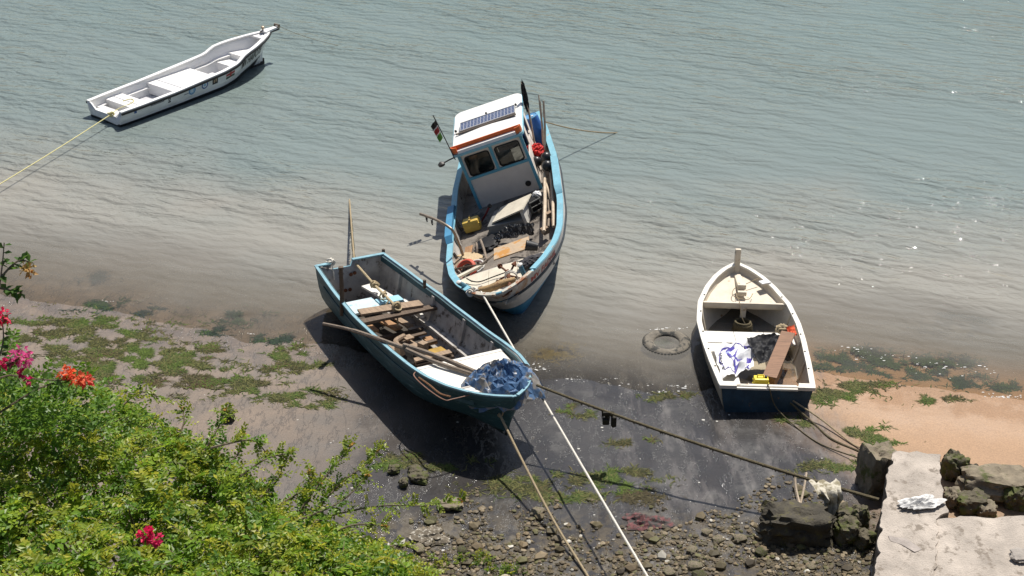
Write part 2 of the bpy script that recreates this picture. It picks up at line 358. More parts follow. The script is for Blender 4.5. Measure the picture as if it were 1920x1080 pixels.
def ground_mat():
    m = bpy.data.materials.new('tidal mud and sand'); m.use_nodes = True; t = m.node_tree; N = t.nodes; L = t.links; p = N['Principled BSDF']
    def math_(op, a, b=None, c=None):
        q = N.new('ShaderNodeMath'); q.operation = op
        for i, x in enumerate((a, b, c)):
            if x is None: continue
            if isinstance(x, (int, float)): q.inputs[i].default_value = x
            else: L.new(x, q.inputs[i])
        return q.outputs[0]
    def rng_(x, a, b, c=0., d=1.):
        q = N.new('ShaderNodeMapRange'); q.interpolation_type = 'SMOOTHSTEP'; L.new(x, q.inputs[0])
        for i, k in enumerate((a, b, c, d)): q.inputs[1 + i].default_value = k
        return q.outputs[0]
    def mix_(f, a, b):
        q = N.new('ShaderNodeMix'); q.data_type = 'RGBA'
        if isinstance(f, (int, float)): q.inputs[0].default_value = f
        else: L.new(f, q.inputs[0])
        for i, x in ((6, a), (7, b)):
            if isinstance(x, tuple): q.inputs[i].default_value = (*x, 1)
            else: L.new(x, q.inputs[i])
        return q.outputs[2]
    g = N.new('ShaderNodeNewGeometry'); sp = N.new('ShaderNodeSeparateXYZ'); L.new(g.outputs['Position'], sp.inputs[0]); X, Y = sp.outputs[0], sp.outputs[1]
    def nz(scale, det=5, stretch=(1, 1, 1), rough=.6, rotz=0):
        mp = N.new('ShaderNodeMapping'); mp.inputs['Scale'].default_value = stretch; mp.inputs['Rotation'].default_value = (0, 0, rotz); L.new(g.outputs['Position'], mp.inputs[0])
        q = N.new('ShaderNodeTexNoise'); q.inputs['Scale'].default_value = scale; q.inputs['Detail'].default_value = det; q.inputs['Roughness'].default_value = rough; L.new(mp.outputs[0], q.inputs['Vector']); return q.outputs[0]
    big = nz(.45); mid = nz(1.7); fine = nz(30, 6, rough=.75)
    a = N.new('ShaderNodeAttribute'); a.attribute_name = 'h'; D = a.outputs['Fac']
    xw = math_('MULTIPLY_ADD', big, 3.0, math_('SUBTRACT', X, 1.5))
    yw = math_('MULTIPLY_ADD', mid, .8, Y)
    # colours of the three grounds
    left = mix_(rng_(mid, .35, .65), (.185, .142, .108), (.140, .115, .094))
    mud = mix_(rng_(mid, .3, .7), (.032, .030, .0285), (.047, .043, .040))
    sand = mix_(rng_(big, .35, .65), (.34, .21, .12), (.30, .185, .105))
    fl = rng_(math_('ADD', xw, math_('MULTIPLY', math_('SUBTRACT', Y, 25.), -.35)), -6.0, -.9)
    fs = rng_(math_('ADD', xw, math_('MULTIPLY', math_('SUBTRACT', Y, 24.5), .25)), 5.4, 7.6)
    col = mix_(fl, left, mud); col = mix_(fs, col, sand)
    # grey silt fans draining from the boats, fine dark rills
    st = nz(1.0, 7, (2.6, .55, 1), .7, R(14)); stm = math_('MULTIPLY', rng_(st, .47, .62), math_('MULTIPLY', rng_(X, 1.2, 2.6), rng_(X, 7.2, 6.0)))
    col = mix_(math_('MULTIPLY', stm, .6), col, (.125, .113, .105))
    ri = nz(1.6, 8, (2.2, .6, 1), .65, R(-18)); rl = math_('SUBTRACT', 1., rng_(math_('ABSOLUTE', math_('SUBTRACT', ri, .5)), .0, .022))
    col = mix_(math_('MULTIPLY', math_('MULTIPLY', rl, .5), math_('SUBTRACT', 1., fs)), col, (.03, .03, .034))
    # brown silt between the rubble stones
    rz_ = rng_(math_('ADD', math_('MULTIPLY_ADD', mid, 1.6, Y), math_('MULTIPLY', math_('ABSOLUTE', math_('SUBTRACT', X, 2.)), .0)), 24.2, 22.6)
    col = mix_(math_('MULTIPLY', rz_, rng_(nz(5, 4), .38, .6)), col, (.10, .082, .055))
    # sea bed colour away from the shore
    col = mix_(rng_(D, -.4, -2.6), col, mix_(big, (.17, .14, .10), (.13, .115, .085)))
    sh = nz(55, 3, rough=.5); col = mix_(math_('MULTIPLY', rng_(sh, .72, .76), .12), col, (.42, .40, .36))
    mlt = N.new('ShaderNodeMix'); mlt.data_type = 'RGBA'; mlt.blend_type = 'MULTIPLY'; mlt.inputs[0].default_value = 1; L.new(col, mlt.inputs[6]); L.new(rng_(fine, .3, .7, .78, 1.2), mlt.inputs[7]); col = mlt.outputs[2]
    L.new(col, p.inputs['Base Color'])
    wet = rng_(D, 2.6, .1); wetm = math_('MAXIMUM', wet, math_('MULTIPLY', fl, math_('SUBTRACT', 1., fs)))
    wn = math_('MULTIPLY', wetm, rng_(mid, .25, .6, .55, 1.))
    pud = math_('MULTIPLY', wn, rng_(nz(.8, 4, (1.6, .7, 1), .6, R(10)), .48, .58))
    rr = math_('SUBTRACT', rng_(wn, 0., 1., .75, .26), math_('MULTIPLY', pud, .17)); L.new(rr, p.inputs['Roughness']); p.inputs['Specular IOR Level'].default_value = .5
    b = N.new('ShaderNodeBump'); b.inputs['Distance'].default_value = .03; b.inputs['Strength'].default_value = .35
    hh = math_('ADD', math_('MULTIPLY', nz(9, 6), .6), math_('ADD', math_('MULTIPLY', fine, .18), math_('MULTIPLY', math_('MULTIPLY', rl, -.4), math_('SUBTRACT', 1., fs))))
    L.new(hh, b.inputs['Height']); L.new(b.outputs[0], p.inputs['Normal'])
    return m
beach = mb.build('beach', ground_mat(), smooth=True, ang=80); beach['kind'] = 'structure'

# sea weed beds: (px, py, rx, ry, count, wet) in the photograph, laid on the ground they cover
WEED = [(60, 615, 45, 10, 300, 0), (120, 620, 50, 13, 900, 0), (95, 650, 40, 14, 500, 0), (185, 572, 26, 9, 420, 1), (250, 583, 38, 9, 200, 2), (215, 610, 30, 10, 300, 0), (160, 655, 40, 14, 500, 0),
        (225, 650, 50, 15, 900, 0), (200, 690, 70, 22, 1500, 0), (290, 668, 45, 13, 700, 0), (260, 700, 50, 20, 900, 0), (330, 690, 55, 18, 1100, 0), (370, 690, 40, 10, 300, 0), (395, 725, 60, 20, 900, 0),
        (345, 730, 50, 15, 700, 3), (440, 735, 30, 10, 300, 0), (398, 660, 18, 9, 260, 0), (410, 620, 20, 5, 140, 1), (470, 636, 14, 6, 150, 1), (526, 637, 16, 6, 160, 1), (455, 590, 30, 8, 160, 1),
        (548, 664, 26, 10, 420, 0), (540, 697, 28, 10, 380, 0), (590, 690, 16, 6, 160, 0), (560, 755, 40, 10, 520, 0), (600, 768, 26, 6, 200, 0), (490, 742, 25, 10, 260, 0), (150, 640, 160, 40, 500, 0),
        (760, 885, 36, 10, 520, 0), (820, 890, 40, 8, 260, 0), (1100, 930, 70, 16, 1000, 0), (1040, 935, 40, 14, 520, 0), (1165, 905, 30, 8, 220, 0), (1215, 950, 40, 10, 260, 3), (950, 930, 50, 10, 260, 0),
        (1000, 915, 40, 8, 180, 0), (1235, 745, 22, 5, 160, 0), (1285, 742, 10, 4, 70, 0), (1065, 770, 10, 6, 60, 0), (1100, 782, 14, 4, 60, 0), (1190, 838, 26, 5, 130, 0),
        (1580, 738, 45, 12, 620, 0), (1555, 742, 30, 14, 400, 0), (1620, 722, 40, 5, 220, 0), (1740, 752, 40, 5, 240, 0), (1630, 825, 26, 12, 380, 0), (1590, 820, 14, 5, 70, 0), (1565, 893, 40, 10, 420, 0), (1640, 838, 40, 8, 160, 0),
        (1560, 672, 40, 14, 260, 1), (1650, 675, 60, 14, 620, 1), (1720, 690, 60, 14, 620, 1), (1800, 715, 30, 10, 260, 1), (1600, 660, 40, 8, 260, 1), (1760, 680, 40, 12, 300, 1), (1880, 725, 30, 8, 140, 1), (1480, 790, 20, 5, 60, 0), (1510, 800, 12, 5, 60, 0),
        (1790, 590, 40, 12, 260, 2), (1840, 600, 30, 8, 130, 2), (180, 515, 24, 8, 130, 2), (400, 385, 34, 10, 130, 2), (1245, 637, 14, 5, 90, 1), (1040, 660, 30, 12, 260, 4), (1880, 70, 30, 18, 160, 2)]
weed_v = []; weed_f = []; weed_c = []
cover = []   # weed near the surface, for the water's optical depth
TONES = {0: [(.085, .125, .022), (.06, .09, .02), (.12, .12, .04), (.05, .055, .02), (.10, .085, .035)], 1: [(.035, .06, .035), (.05, .085, .03), (.03, .045, .035)],
         2: [(.03, .045, .045), (.035, .055, .045)], 3: [(.085, .06, .03), (.06, .05, .025), (.10, .085, .04)], 4: [(.16, .12, .03), (.12, .09, .03)]}
for k, (cx, cy, rx, ry, n, wet) in enumerate(WEED):
    c = G(cx, cy, 0); ex = G(cx + rx, cy, 0) - c; ey = G(cx, cy - ry, 0) - c
    if wet in (1, 2, 4): cover.append((c.x, c.y, ex.length * 1.1, ey.length * 1.1, .75 if wet != 2 else .3))
    done = 0; tries = 0; n = int(n * 2.2)
    while done < n and tries < n * 8:
        tries += 1
        a = rng.gauss(0, .72); b = rng.gauss(0, .72); p = c + ex * (a + .35 * b) + ey * b
        wn_ = noise.noise(Vector((p.x * 1.7 + p.y * .8, p.y * 2.6, 3.1))) + .8 * noise.noise(Vector((p.x * 4.5, p.y * 6, 1))) + .5 * noise.noise(Vector((p.x * 11, p.y * 13, 4)))
        if wn_ < .10 + .25 * rng.random(): continue
        done += 1
        z = ground(p.x, p.y)
        if z < -.03: z = -.035 if wet != 2 else -.06
        ang = rng.uniform(0, 6.28); ln = rng.uniform(.05, .20); w = rng.uniform(.004, .013); dx = Vector((math.cos(ang), math.sin(ang), 0)); dy = Vector((-dx.y, dx.x, 0)); lift = 0.022 if wet in (0, 3) else .015
        o = len(weed_v); h0 = rng.uniform(.004, lift)
        bend = rng.uniform(-.6, .6)
        weed_v += [Vector((p.x, p.y, z)) + q for q in (-dy * w + Vector((0, 0, .003)), dy * w + Vector((0, 0, .003)), dx * ln * .5 + dy * (w + bend * ln * .3) + Vector((0, 0, h0)), dx * ln * .5 - dy * (w - bend * ln * .3) + Vector((0, 0, h0)),
                   dx * ln + dy * (bend * ln) + Vector((0, 0, .004)))]
        weed_f += [(o, o + 1, o + 2, o + 3), (o + 3, o + 2, o + 4)]
        tl = TONES[wet]; tn = tl[int((noise.noise(Vector((p.x * 1.3, p.y * 1.8, 8))) * .9 + .5 + rng.uniform(-.18, .18)) * len(tl)) % len(tl)]; sft = rng.uniform(.7, 1.3); weed_c += [(tn[0] * sft, tn[1] * sft, tn[2] * sft, 1)] * 5
def color_mat(name, rough=.5, trans=0., spec=.4):
    m = bpy.data.materials.new(name); m.use_nodes = True; t = m.node_tree; p = t.nodes['Principled BSDF']; p.inputs['Roughness'].default_value = rough; p.inputs['Specular IOR Level'].default_value = spec
    a = t.nodes.new('ShaderNodeAttribute'); a.attribute_name = 'tone'; t.links.new(a.outputs['Color'], p.inputs['Base Color'])
    if trans:
        tr = t.nodes.new('ShaderNodeBsdfTranslucent'); ad = t.nodes.new('ShaderNodeMixShader'); ad.inputs[0].default_value = trans
        hs = t.nodes.new('ShaderNodeHueSaturation'); hs.inputs['Value'].default_value = 1.5; hs.inputs['Hue'].default_value = .49; t.links.new(a.outputs['Color'], hs.inputs['Color']); t.links.new(hs.outputs[0], tr.inputs[0])
        t.links.new(p.outputs[0], ad.inputs[1]); t.links.new(tr.outputs[0], ad.inputs[2]); t.links.new(ad.outputs[0], t.nodes['Material Output'].inputs[0])
    return m
def raw(name, v, f, mat, cols=None, parent=None, smooth=False):
    me = bpy.data.meshes.new(name); me.from_pydata([tuple(q) for q in v], [], f); me.materials.append(mat)
    if cols is not None:
        at = me.color_attributes.new('tone', 'FLOAT_COLOR', 'POINT'); at.data.foreach_set('color', np.array(cols, np.float32).ravel())
    if smooth: me.polygons.foreach_set('use_smooth', [True] * len(me.polygons))
    o = bpy.data.objects.new(name, me); C.objects.link(o)
    if parent: o.parent = parent
    return o
sw = raw('seaweed', weed_v, weed_f, color_mat('wet seaweed', .7, .15, .15), weed_c); tag(sw, 'green and brown seaweed strewn over the mud and shallows', 'seaweed', kind='stuff')

wx = axis([(-300, -60, 40), (-60, -20, 4), (-20, -13, .8), (-13, 13, .2), (13, 20, .8), (20, 60, 4), (60, 300, 40)])
wy = axis([(24, 33, .2), (33, 42, .5), (42, 60, 2), (60, 120, 12), (120, 600, 80)])
mb = MB(); mb.v = [Vector((x, y, 0.)) for x in wx for y in wy]; ny = len(wy); mb.h = []
for q in mb.v:
    dep = max(0., -ground(q.x, q.y))
    for (a, b, ra, rb, am) in cover:
        if abs(q.x - a) < 2.2 * ra and abs(q.y - b) < 2.2 * rb:
            e = math.exp(-1.2 * (((q.x - a) / ra) ** 2 + ((q.y - b) / rb) ** 2)); dep *= 1 - am * e
    mb.h.append(dep)
mb.f = [(i * ny + j, (i + 1) * ny + j, (i + 1) * ny + j + 1, i * ny + j + 1) for i in range(len(wx) - 1) for j in range(ny - 1)]; mb.mi = [0] * len(mb.f)
def water_mat():
    m = bpy.data.materials.new('silty tidal water'); m.use_nodes = True; t = m.node_tree; N = t.nodes; L = t.links; N.remove(N['Principled BSDF'])
    g = N.new('ShaderNodeNewGeometry'); a = N.new('ShaderNodeAttribute'); a.attribute_name = 'h'
    def nz(scale, det, stretch, rot, rough=.5, dist=0.):
        mp = N.new('ShaderNodeMapping'); mp.vector_type = 'TEXTURE'; mp.inputs['Scale'].default_value = stretch; mp.inputs['Rotation'].default_value = (0, 0, rot); L.new(g.outputs['Position'], mp.inputs[0])
        q = N.new('ShaderNodeTexNoise'); q.inputs['Scale'].default_value = scale; q.inputs['Detail'].default_value = det; q.inputs['Roughness'].default_value = rough; q.inputs['Distortion'].default_value = dist; L.new(mp.outputs[0], q.inputs['Vector']); return q.outputs[0]
    def mth(op, x, y):
        q = N.new('ShaderNodeMath'); q.operation = op
        for i, k in enumerate((x, y)):
            if isinstance(k, (int, float)): q.inputs[i].default_value = k
            else: L.new(k, q.inputs[i])
        return q.outputs[0]
    def ridge(x): return mth('SUBTRACT', 1., mth('POWER', mth('ABSOLUTE', mth('MULTIPLY', mth('SUBTRACT', x, .5), 3.), 0), 1.5))
    # long low waves running obliquely to the shore, short wind ripples over them
    w1 = ridge(nz(1.1, 2, (2.5, .8, 1), R(-40), .5, .4)); w2 = ridge(nz(2.4, 3, (2., .8, 1), R(-22), .55, .6)); w3 = nz(5.5, 3, (1.7, .8, 1), R(-12), .6, .3); w4 = nz(.25, 2, (1, 1, 1), 0)
    def wav(scale, rot, dist, det):
        mp = N.new('ShaderNodeMapping'); mp.vector_type = 'TEXTURE'; mp.inputs['Rotation'].default_value = (0, 0, rot); L.new(g.outputs['Position'], mp.inputs[0])
        q = N.new('ShaderNodeTexWave'); q.wave_type = 'BANDS'; q.bands_direction = 'X'; q.inputs['Scale'].default_value = scale; q.inputs['Distortion'].default_value = dist; q.inputs['Detail'].default_value = det; q.inputs['Detail Scale'].default_value = 1.3; L.new(mp.outputs[0], q.inputs['Vector']); return q.outputs['Fac']
    v1 = wav(.26, R(58), 5., 2.); v2 = wav(.82, R(74), 6., 3.)
    hgt = mth('ADD', mth('ADD', mth('MULTIPLY', w1, .030), mth('MULTIPLY', w2, .030)), mth('ADD', mth('MULTIPLY', w3, .030), mth('ADD', mth('MULTIPLY', v1, .034), mth('MULTIPLY', v2, .017))))
    # calmer in the shallows
    sh = N.new('ShaderNodeMapRange'); L.new(a.outputs['Fac'], sh.inputs[0]); sh.inputs[1].default_value = 0.; sh.inputs[2].default_value = .5; sh.inputs[3].default_value = .15; sh.inputs[4].default_value = 1.
    rf = N.new('ShaderNodeMapRange'); L.new(nz(.16, 3, (1.6, .8, 1), R(-20)), rf.inputs[0]); rf.inputs[1].default_value = .35; rf.inputs[2].default_value = .65; rf.inputs[3].default_value = .5; rf.inputs[4].default_value = 1.25   # calm and ruffled patches
    hgt = mth('MULTIPLY', mth('MULTIPLY', hgt, rf.outputs[0]), sh.outputs[0])
    b = N.new('ShaderNodeBump'); b.inputs['Strength'].default_value = 1.; b.inputs['Distance'].default_value = .8; L.new(hgt, b.inputs['Height'])
    b2 = N.new('ShaderNodeBump'); b2.inputs['Strength'].default_value = 1.; b2.inputs['Distance'].default_value = 1.9; L.new(hgt, b2.inputs['Height'])
    cr = N.new('ShaderNodeValToRGB'); e = cr.color_ramp.elements
    dn = mth('ADD', a.outputs['Fac'], mth('MULTIPLY', mth('SUBTRACT', w4, .5), .5)); L.new(mth('MULTIPLY', dn, .5), cr.inputs[0])
    e[0].position = 0.; e[0].color = (.31, .285, .245, 1); e[1].position = 1.; e[1].color = (.145, .220, .212, 1)
    q = e.new(.18); q.color = (.27, .262, .23, 1); q = e.new(.36); q.color = (.185, .222, .212, 1)
    df = N.new('ShaderNodeBsdfDiffuse'); L.new(cr.outputs[0], df.inputs[0]); L.new(b2.outputs[0], df.inputs['Normal'])
    tr = N.new('ShaderNodeBsdfTransparent'); tr.inputs[0].default_value = (.86, .84, .78, 1)
    op = N.new('ShaderNodeMapRange'); L.new(a.outputs['Fac'], op.inputs[0]); op.inputs[1].default_value = 0.; op.inputs[2].default_value = .32; op.inputs[3].default_value = .03; op.inputs[4].default_value = .94
    m1 = N.new('ShaderNodeMixShader'); L.new(op.outputs[0], m1.inputs[0]); L.new(tr.outputs[0], m1.inputs[1]); L.new(df.outputs[0], m1.inputs[2])
    gl = N.new('ShaderNodeBsdfGlossy'); gl.inputs['Roughness'].default_value = .035; L.new(b.outputs[0], gl.inputs['Normal'])
    fr = N.new('ShaderNodeFresnel'); fr.inputs[0].default_value = 1.34; L.new(b.outputs[0], fr.inputs['Normal'])
    m2 = N.new('ShaderNodeMixShader'); L.new(fr.outputs[0], m2.inputs[0]); L.new(m1.outputs[0], m2.inputs[1]); L.new(gl.outputs[0], m2.inputs[2])
    L.new(m2.outputs[0], N['Material Output'].inputs[0])
    return m
water = mb.build('water', water_mat(), smooth=True, ang=80); water['kind'] = 'structure'

# ------------------------------------------------------------------ stones
def rock_mesh(seed, sx, sy, sz, blocky=.5, sub=2, rough=.2):
    bm = bmesh.new(); bmesh.ops.create_icosphere(bm, subdivisions=sub, radius=1.)
    for q in bm.verts:
        d = q.co.normalized(); m_ = max(abs(d.x), abs(d.y), abs(d.z)); k = (1 - blocky) + blocky / m_ * .82
        k *= 1 + rough * 1.4 * noise.noise(d * 1.3 + Vector((seed * 7.3, 0, 0))) + rough * .8 * noise.noise(d * 3.1 + Vector((0, seed * 3.7, 0))) + rough * .55 * noise.noise(d * 7 + Vector((0, 0, seed))) + rough * .35 * noise.noise(d * 16 + Vector((0, 5, seed)))
        q.co = Vector((d.x * k * sx, d.y * k * sy, d.z * k * sz))
    bm.verts.index_update(); v = [q.co.copy() for q in bm.verts]; f = [[q.index for q in fc.verts] for fc in bm.faces]; bm.free(); return v, f
STONE = pm('weathered shore rock', (.20, .165, .115), .85, .35, 4, .8, wear=((.085, .095, .03), .52, 3.))
MOSSY = pm('mossy dark rock', (.10, .085, .055), .85, .4, 5, .9, wear=((.075, .085, .02), .47, 4.))
DARKR = pm('dark algae rock', (.055, .047, .032), .8, .5, 5, 1., wear=((.09, .08, .03), .56, 5.))
PALER = pm('pale coral stone', (.42, .37, .28), .9, .25, 6, .6, wear=((.16, .14, .07), .56, 4.))
def rock(name, label, px, py, wpx, dm, hm, rot=0, mat=STONE, blocky=.6, seed=1, zc=None, sub=4, group=None, tilt=0, rough=.24):
    p = gpt(px, py) if zc is None else G(px, py, zc)
    s = (CAMP - p).length / FPX; w = wpx * s
    v, f = rock_mesh(seed, w / 2, dm / 2, hm / 2, blocky, sub, rough)
    M = Matrix.Rotation(R(rot), 3, 'Z') @ Matrix.Rotation(R(tilt), 3, 'Y')
    mb = MB(); z = ground(p.x, p.y) + hm * .36 if zc is None else zc
    mb.add([M @ q + Vector((p.x, p.y, z)) for q in v], f)
    return single(name, label, 'rock', mb, mat, smooth=True, group=group)
rock('shore_stone', 'dark brown block of stone alone on the mud left of the blue boat', 428, 787, 26, .3, .24, 20, DARKR, .8, 2)
rock('mossy_stone', 'long rounded mossy stone in the mud below the blue boat', 786, 901, 38, .3, .18, -6, MOSSY, .3, 3)
rock('mossy_stone', 'small rounded mossy stone, lowest of the mossy group below the blue boat', 757, 910, 20, .24, .18, 0, MOSSY, .3, 4)
rock('mossy_stone', 'weed covered stone at the left end of the mossy group in the mud', 738, 885, 24, .22, .16, 0, MOSSY, .4, 5)
rock('mossy_stone', 'upper mossy stone in the mud nearest the blue boat shadow', 778, 887, 28, .3, .16, 10, MOSSY, .3, 6)
rock('flat_stone', 'flat greenish stone under the tip of the long green branch', 845, 950, 48, .35, .16, 0, STONE, .5, 7)
rock('barnacle_rock', 'low rock crusted with white barnacles among the rubble', 800, 1012, 70, .42, .16, 12, pm('barnacled rock', (.15, .125, .09), .9, .4, 8, 1., wear=((.48, .45, .38), .53, 16.)), .3, 8, rough=.4)
rock('fallen_block', 'large dark algae covered block lying in the rubble beside the quay', 1492, 1004, 134, .8, .66, -3, DARKR, .8, 9, sub=4)
rock('square_boulder', 'big square topped boulder leaning against the quay end', 1640, 915, 64, .75, 1.1, 14, STONE, .92, 10, sub=4, tilt=6, rough=.15)
rock('mossy_boulder', 'mossy green boulder at the right end of the dark fallen block', 1586, 1012, 48, .5, .5, 10, MOSSY, .5, 11)
rock('mossy_boulder', 'mossy boulder behind the dark fallen block under the hanging rag', 1578, 975, 44, .45, .35, -15, MOSSY, .6, 12)
rock('mossy_boulder', 'round mossy boulder in the shade close to the quay wall', 1612, 985, 32, .4, .45, 0, MOSSY, .3, 13)
rock('angular_stone', 'green angular stone low against the quay wall', 1618, 1022, 34, .4, .36, 35, MOSSY, .85, 14)
rock('low_stone', 'low weedy stone on the mud behind the dark fallen block', 1518, 966, 60, .35, .26, 5, MOSSY, .5, 15)
rock('mossy_boulder', 'dark mossy boulder touching the right side of the quay end', 1788, 893, 48, .5, .6, 0, MOSSY, .5, 16)
rock('long_boulder', 'long pale brown boulder lying right of the quay end', 1858, 925, 128, .85, .6, -6, STONE, .75, 17, sub=4)
rock('small_boulder', 'small dark stone on the sand behind the long pale boulder', 1826, 890, 22, .25, .25, 0, DARKR, .5, 18)
rock('mossy_boulder', 'mossy boulder in front of the long pale boulder at right', 1818, 955, 60, .5, .4, 8, MOSSY, .6, 19)
rock('mossy_boulder', 'mossy boulder at the right edge beyond the long pale boulder', 1905, 945, 52, .6, .5, -8, MOSSY, .6, 20)
rock('small_boulder', 'small brown stone wedged between quay and mossy boulders', 1783, 945, 34, .4, .35, 0, STONE, .7, 21)
rock('small_boulder', 'brown stone at the corner of the paving beside the boulders', 1848, 965, 36, .35, .3, 0, STONE, .7, 22)

def rubble_top(px): return float(np.interp(px, [560, 640, 700, 760, 840, 900, 1000, 1100, 1200, 1300, 1380, 1450, 1640, 1700], [1075, 1010, 985, 975, 945, 905, 905, 930, 945, 925, 900, 890, 930, 960]))
unit = [rock_mesh(100 + k, 1, 1, .62, .45 + .1 * (k % 4), 1, .3) for k in range(10)]
pv = []; pf = []; pc = []; big = 0
PT = [(.17, .125, .068), (.13, .10, .052), (.10, .08, .04), (.19, .145, .085), (.12, .11, .04), (.075, .058, .034), (.24, .19, .12)]
stones = []
n = 0
while n < 19000:
    px = rng.uniform(570, 1690); t0 = rubble_top(px); py = t0 + (1165 - t0) * rng.random() ** .8
    cl = noise.noise(Vector((px / 70, py / 34, 4))) + .5 * noise.noise(Vector((px / 25, py / 12, 9)))
    depth_in = (py - t0) / 120
    if cl < .30 - .75 * min(1, depth_in): continue
    ch = abs(px - 1200 + (py - 960) * .9)
    if ch < 45 and rng.random() < .55: continue
    p = gpt(px, py); r = .008 + .044 * rng.random() ** 4.5
    if rng.random() < .006: r = rng.uniform(.086, .12)
    n += 1
    z = ground(p.x, p.y)
    if r > .085 and len(stones) < 44: stones.append((p.x, p.y, z, r)); continue
    v, f = unit[rng.randrange(10)]; a = rng.uniform(0, 6.28); ca, sa = math.cos(a), math.sin(a); o = len(pv); ax = rng.uniform(.75, 1.35)
    pv += [(p.x + r * (q.x * ca * ax - q.y * sa), p.y + r * (q.x * sa * ax + q.y * ca), z + r * (q.z + .3)) for q in v]; pf += [tuple(o + i for i in g_) for g_ in f]
    tn = rng.choice(PT); k = rng.uniform(.55, 1.1)
    if rng.random() < .02: tn = (.5, .47, .4)
    pc += [(tn[0] * k, tn[1] * k, tn[2] * k, 1)] * len(v)
rb = raw('rubble', pv, pf, color_mat('pebble mix', .7), pc); tag(rb, 'brown rubble of small stones covering the shore in the foreground', 'rubble', kind='stuff')
smats = [STONE, MOSSY, pm('brown rubble stone', (.17, .14, .095), .85, .3, 8, .8), PALER]
smesh = []
for k in range(8):
    mb = MB(); v, f = rock_mesh(50 + k, 1, 1, .62, .6, 2, .28); mb.add(v, f); o = mb.build('rubble_stone', smats[k % 4 if k < 7 else 0], smooth=True, ang=30); smesh.append(o.data); bpy.data.objects.remove(o)
SO = []
for (x, y, z, r) in stones:
    o = bpy.data.objects.new('rubble_stone', rng.choice(smesh)); C.objects.link(o); o.location = (x, y, z + r * .3); o.scale = (r * rng.uniform(.9, 1.4), r, r); o.rotation_euler = (0, 0, rng.uniform(0, 6.28))
    SO.append((proj((x, y, z))[0], o))
ZN = [('left of the tan rope', lambda p: p[0] < 1040 + (p[1] - 980) * .6), ('between the tan and white ropes', lambda p: p[0] < 1215 - (1080 - p[1]) * .575), ('right of the white rope', lambda p: p[0] < 1420), ('by the fallen block and quay', lambda p: True)]
bins = {}
for p_, o in SO:
    k = next(i for i, (nm, fn) in enumerate(ZN) if fn(p_)); bins.setdefault(k, []).append((p_[0], o))
ORD = 'first second third fourth fifth sixth seventh eighth ninth tenth eleventh twelfth thirteenth fourteenth fifteenth sixteenth seventeenth eighteenth nineteenth twentieth'.split()
for k, ls in bins.items():
    for i, (_, o) in enumerate(sorted(ls, key=lambda q: q[0])):
        if i >= 20: bpy.data.objects.remove(o); continue
        tag(o, '%s larger rubble stone from the left, %s' % (ORD[i], ZN[k][0]), 'stone', 'larger stones in the rubble')
# bits of white shell and litter on the mud
sv = []; sf = []; scs = []
for k in range(230):
    px, py = rng.uniform(60, 1560), rng.uniform(600, 1060)
    if px < 560 and py > 800: continue
    p = gpt(px, py); z = ground(p.x, p.y)
    if z < 0: continue
    r = .008 + .02 * rng.random() ** 3; a = rng.uniform(0, 6.28); o = len(sv)
    for i in range(5):
        b = a + i * 1.256; sv.append((p.x + r * math.cos(b) * 1.4, p.y + r * math.sin(b), z + .004))
    sv.append((p.x, p.y, z + .004 + r * .5)); sf += [(o + i, o + (i + 1) % 5, o + 5) for i in range(5)]
    k_ = rng.choice([(.7, .68, .62), (.5, .46, .4), (.1, .09, .08), (.06, .05, .04)]); scs += [(*k_, 1)] * 6
tag(raw('shell_litter', sv, sf, color_mat('shell bits', .5), scs), 'scattered shell fragments and specks on the mud', 'shells', kind='stuff')
# foam flecks where ripples break
fv = []; ff = []
FO = [(1075, 712, 30, 5, 22), (1130, 712, 40, 5, 20), (1190, 722, 40, 4, 16), (1235, 735, 40, 4, 26), (1275, 725, 26, 5, 40), (1252, 618, 40, 5, 60), (1650, 668, 60, 12, 40), (1740, 690, 60, 12, 40), (1600, 655, 30, 8, 30), (1840, 700, 60, 10, 30), (1860, 742, 50, 5, 30), (465, 625, 30, 4, 12), (205, 568, 20, 4, 10), (1480, 640, 0, 0, 0), (1010, 690, 24, 12, 60), (350, 625, 30, 2, 4), (1890, 745, 40, 4, 40)]
for cx, cy, rx, ry, n in FO:
    for _ in range(n // 2):
        p = G(cx + rng.gauss(0, .5) * rx, cy + rng.gauss(0, .5) * ry, 0); z = max(.006, ground(p.x, p.y) + .005); r = .005 + .016 * rng.random() ** 2; o = len(fv); st = rng.uniform(1, 2.4)
        for i in range(6):
            b = i * 1.047; fv.append((p.x + r * st * math.cos(b), p.y + r * math.sin(b) * .8, z))
        fv.append((p.x, p.y, z + r * .4)); ff += [(o + i, o + (i + 1) % 6, o + 6) for i in range(6)]
tag(raw('foam', fv, ff, pm('sea foam', (.8, .8, .78), .4, .05, 20, 0)), 'white foam flecks along the lapping edge of the water', 'foam', kind='stuff')

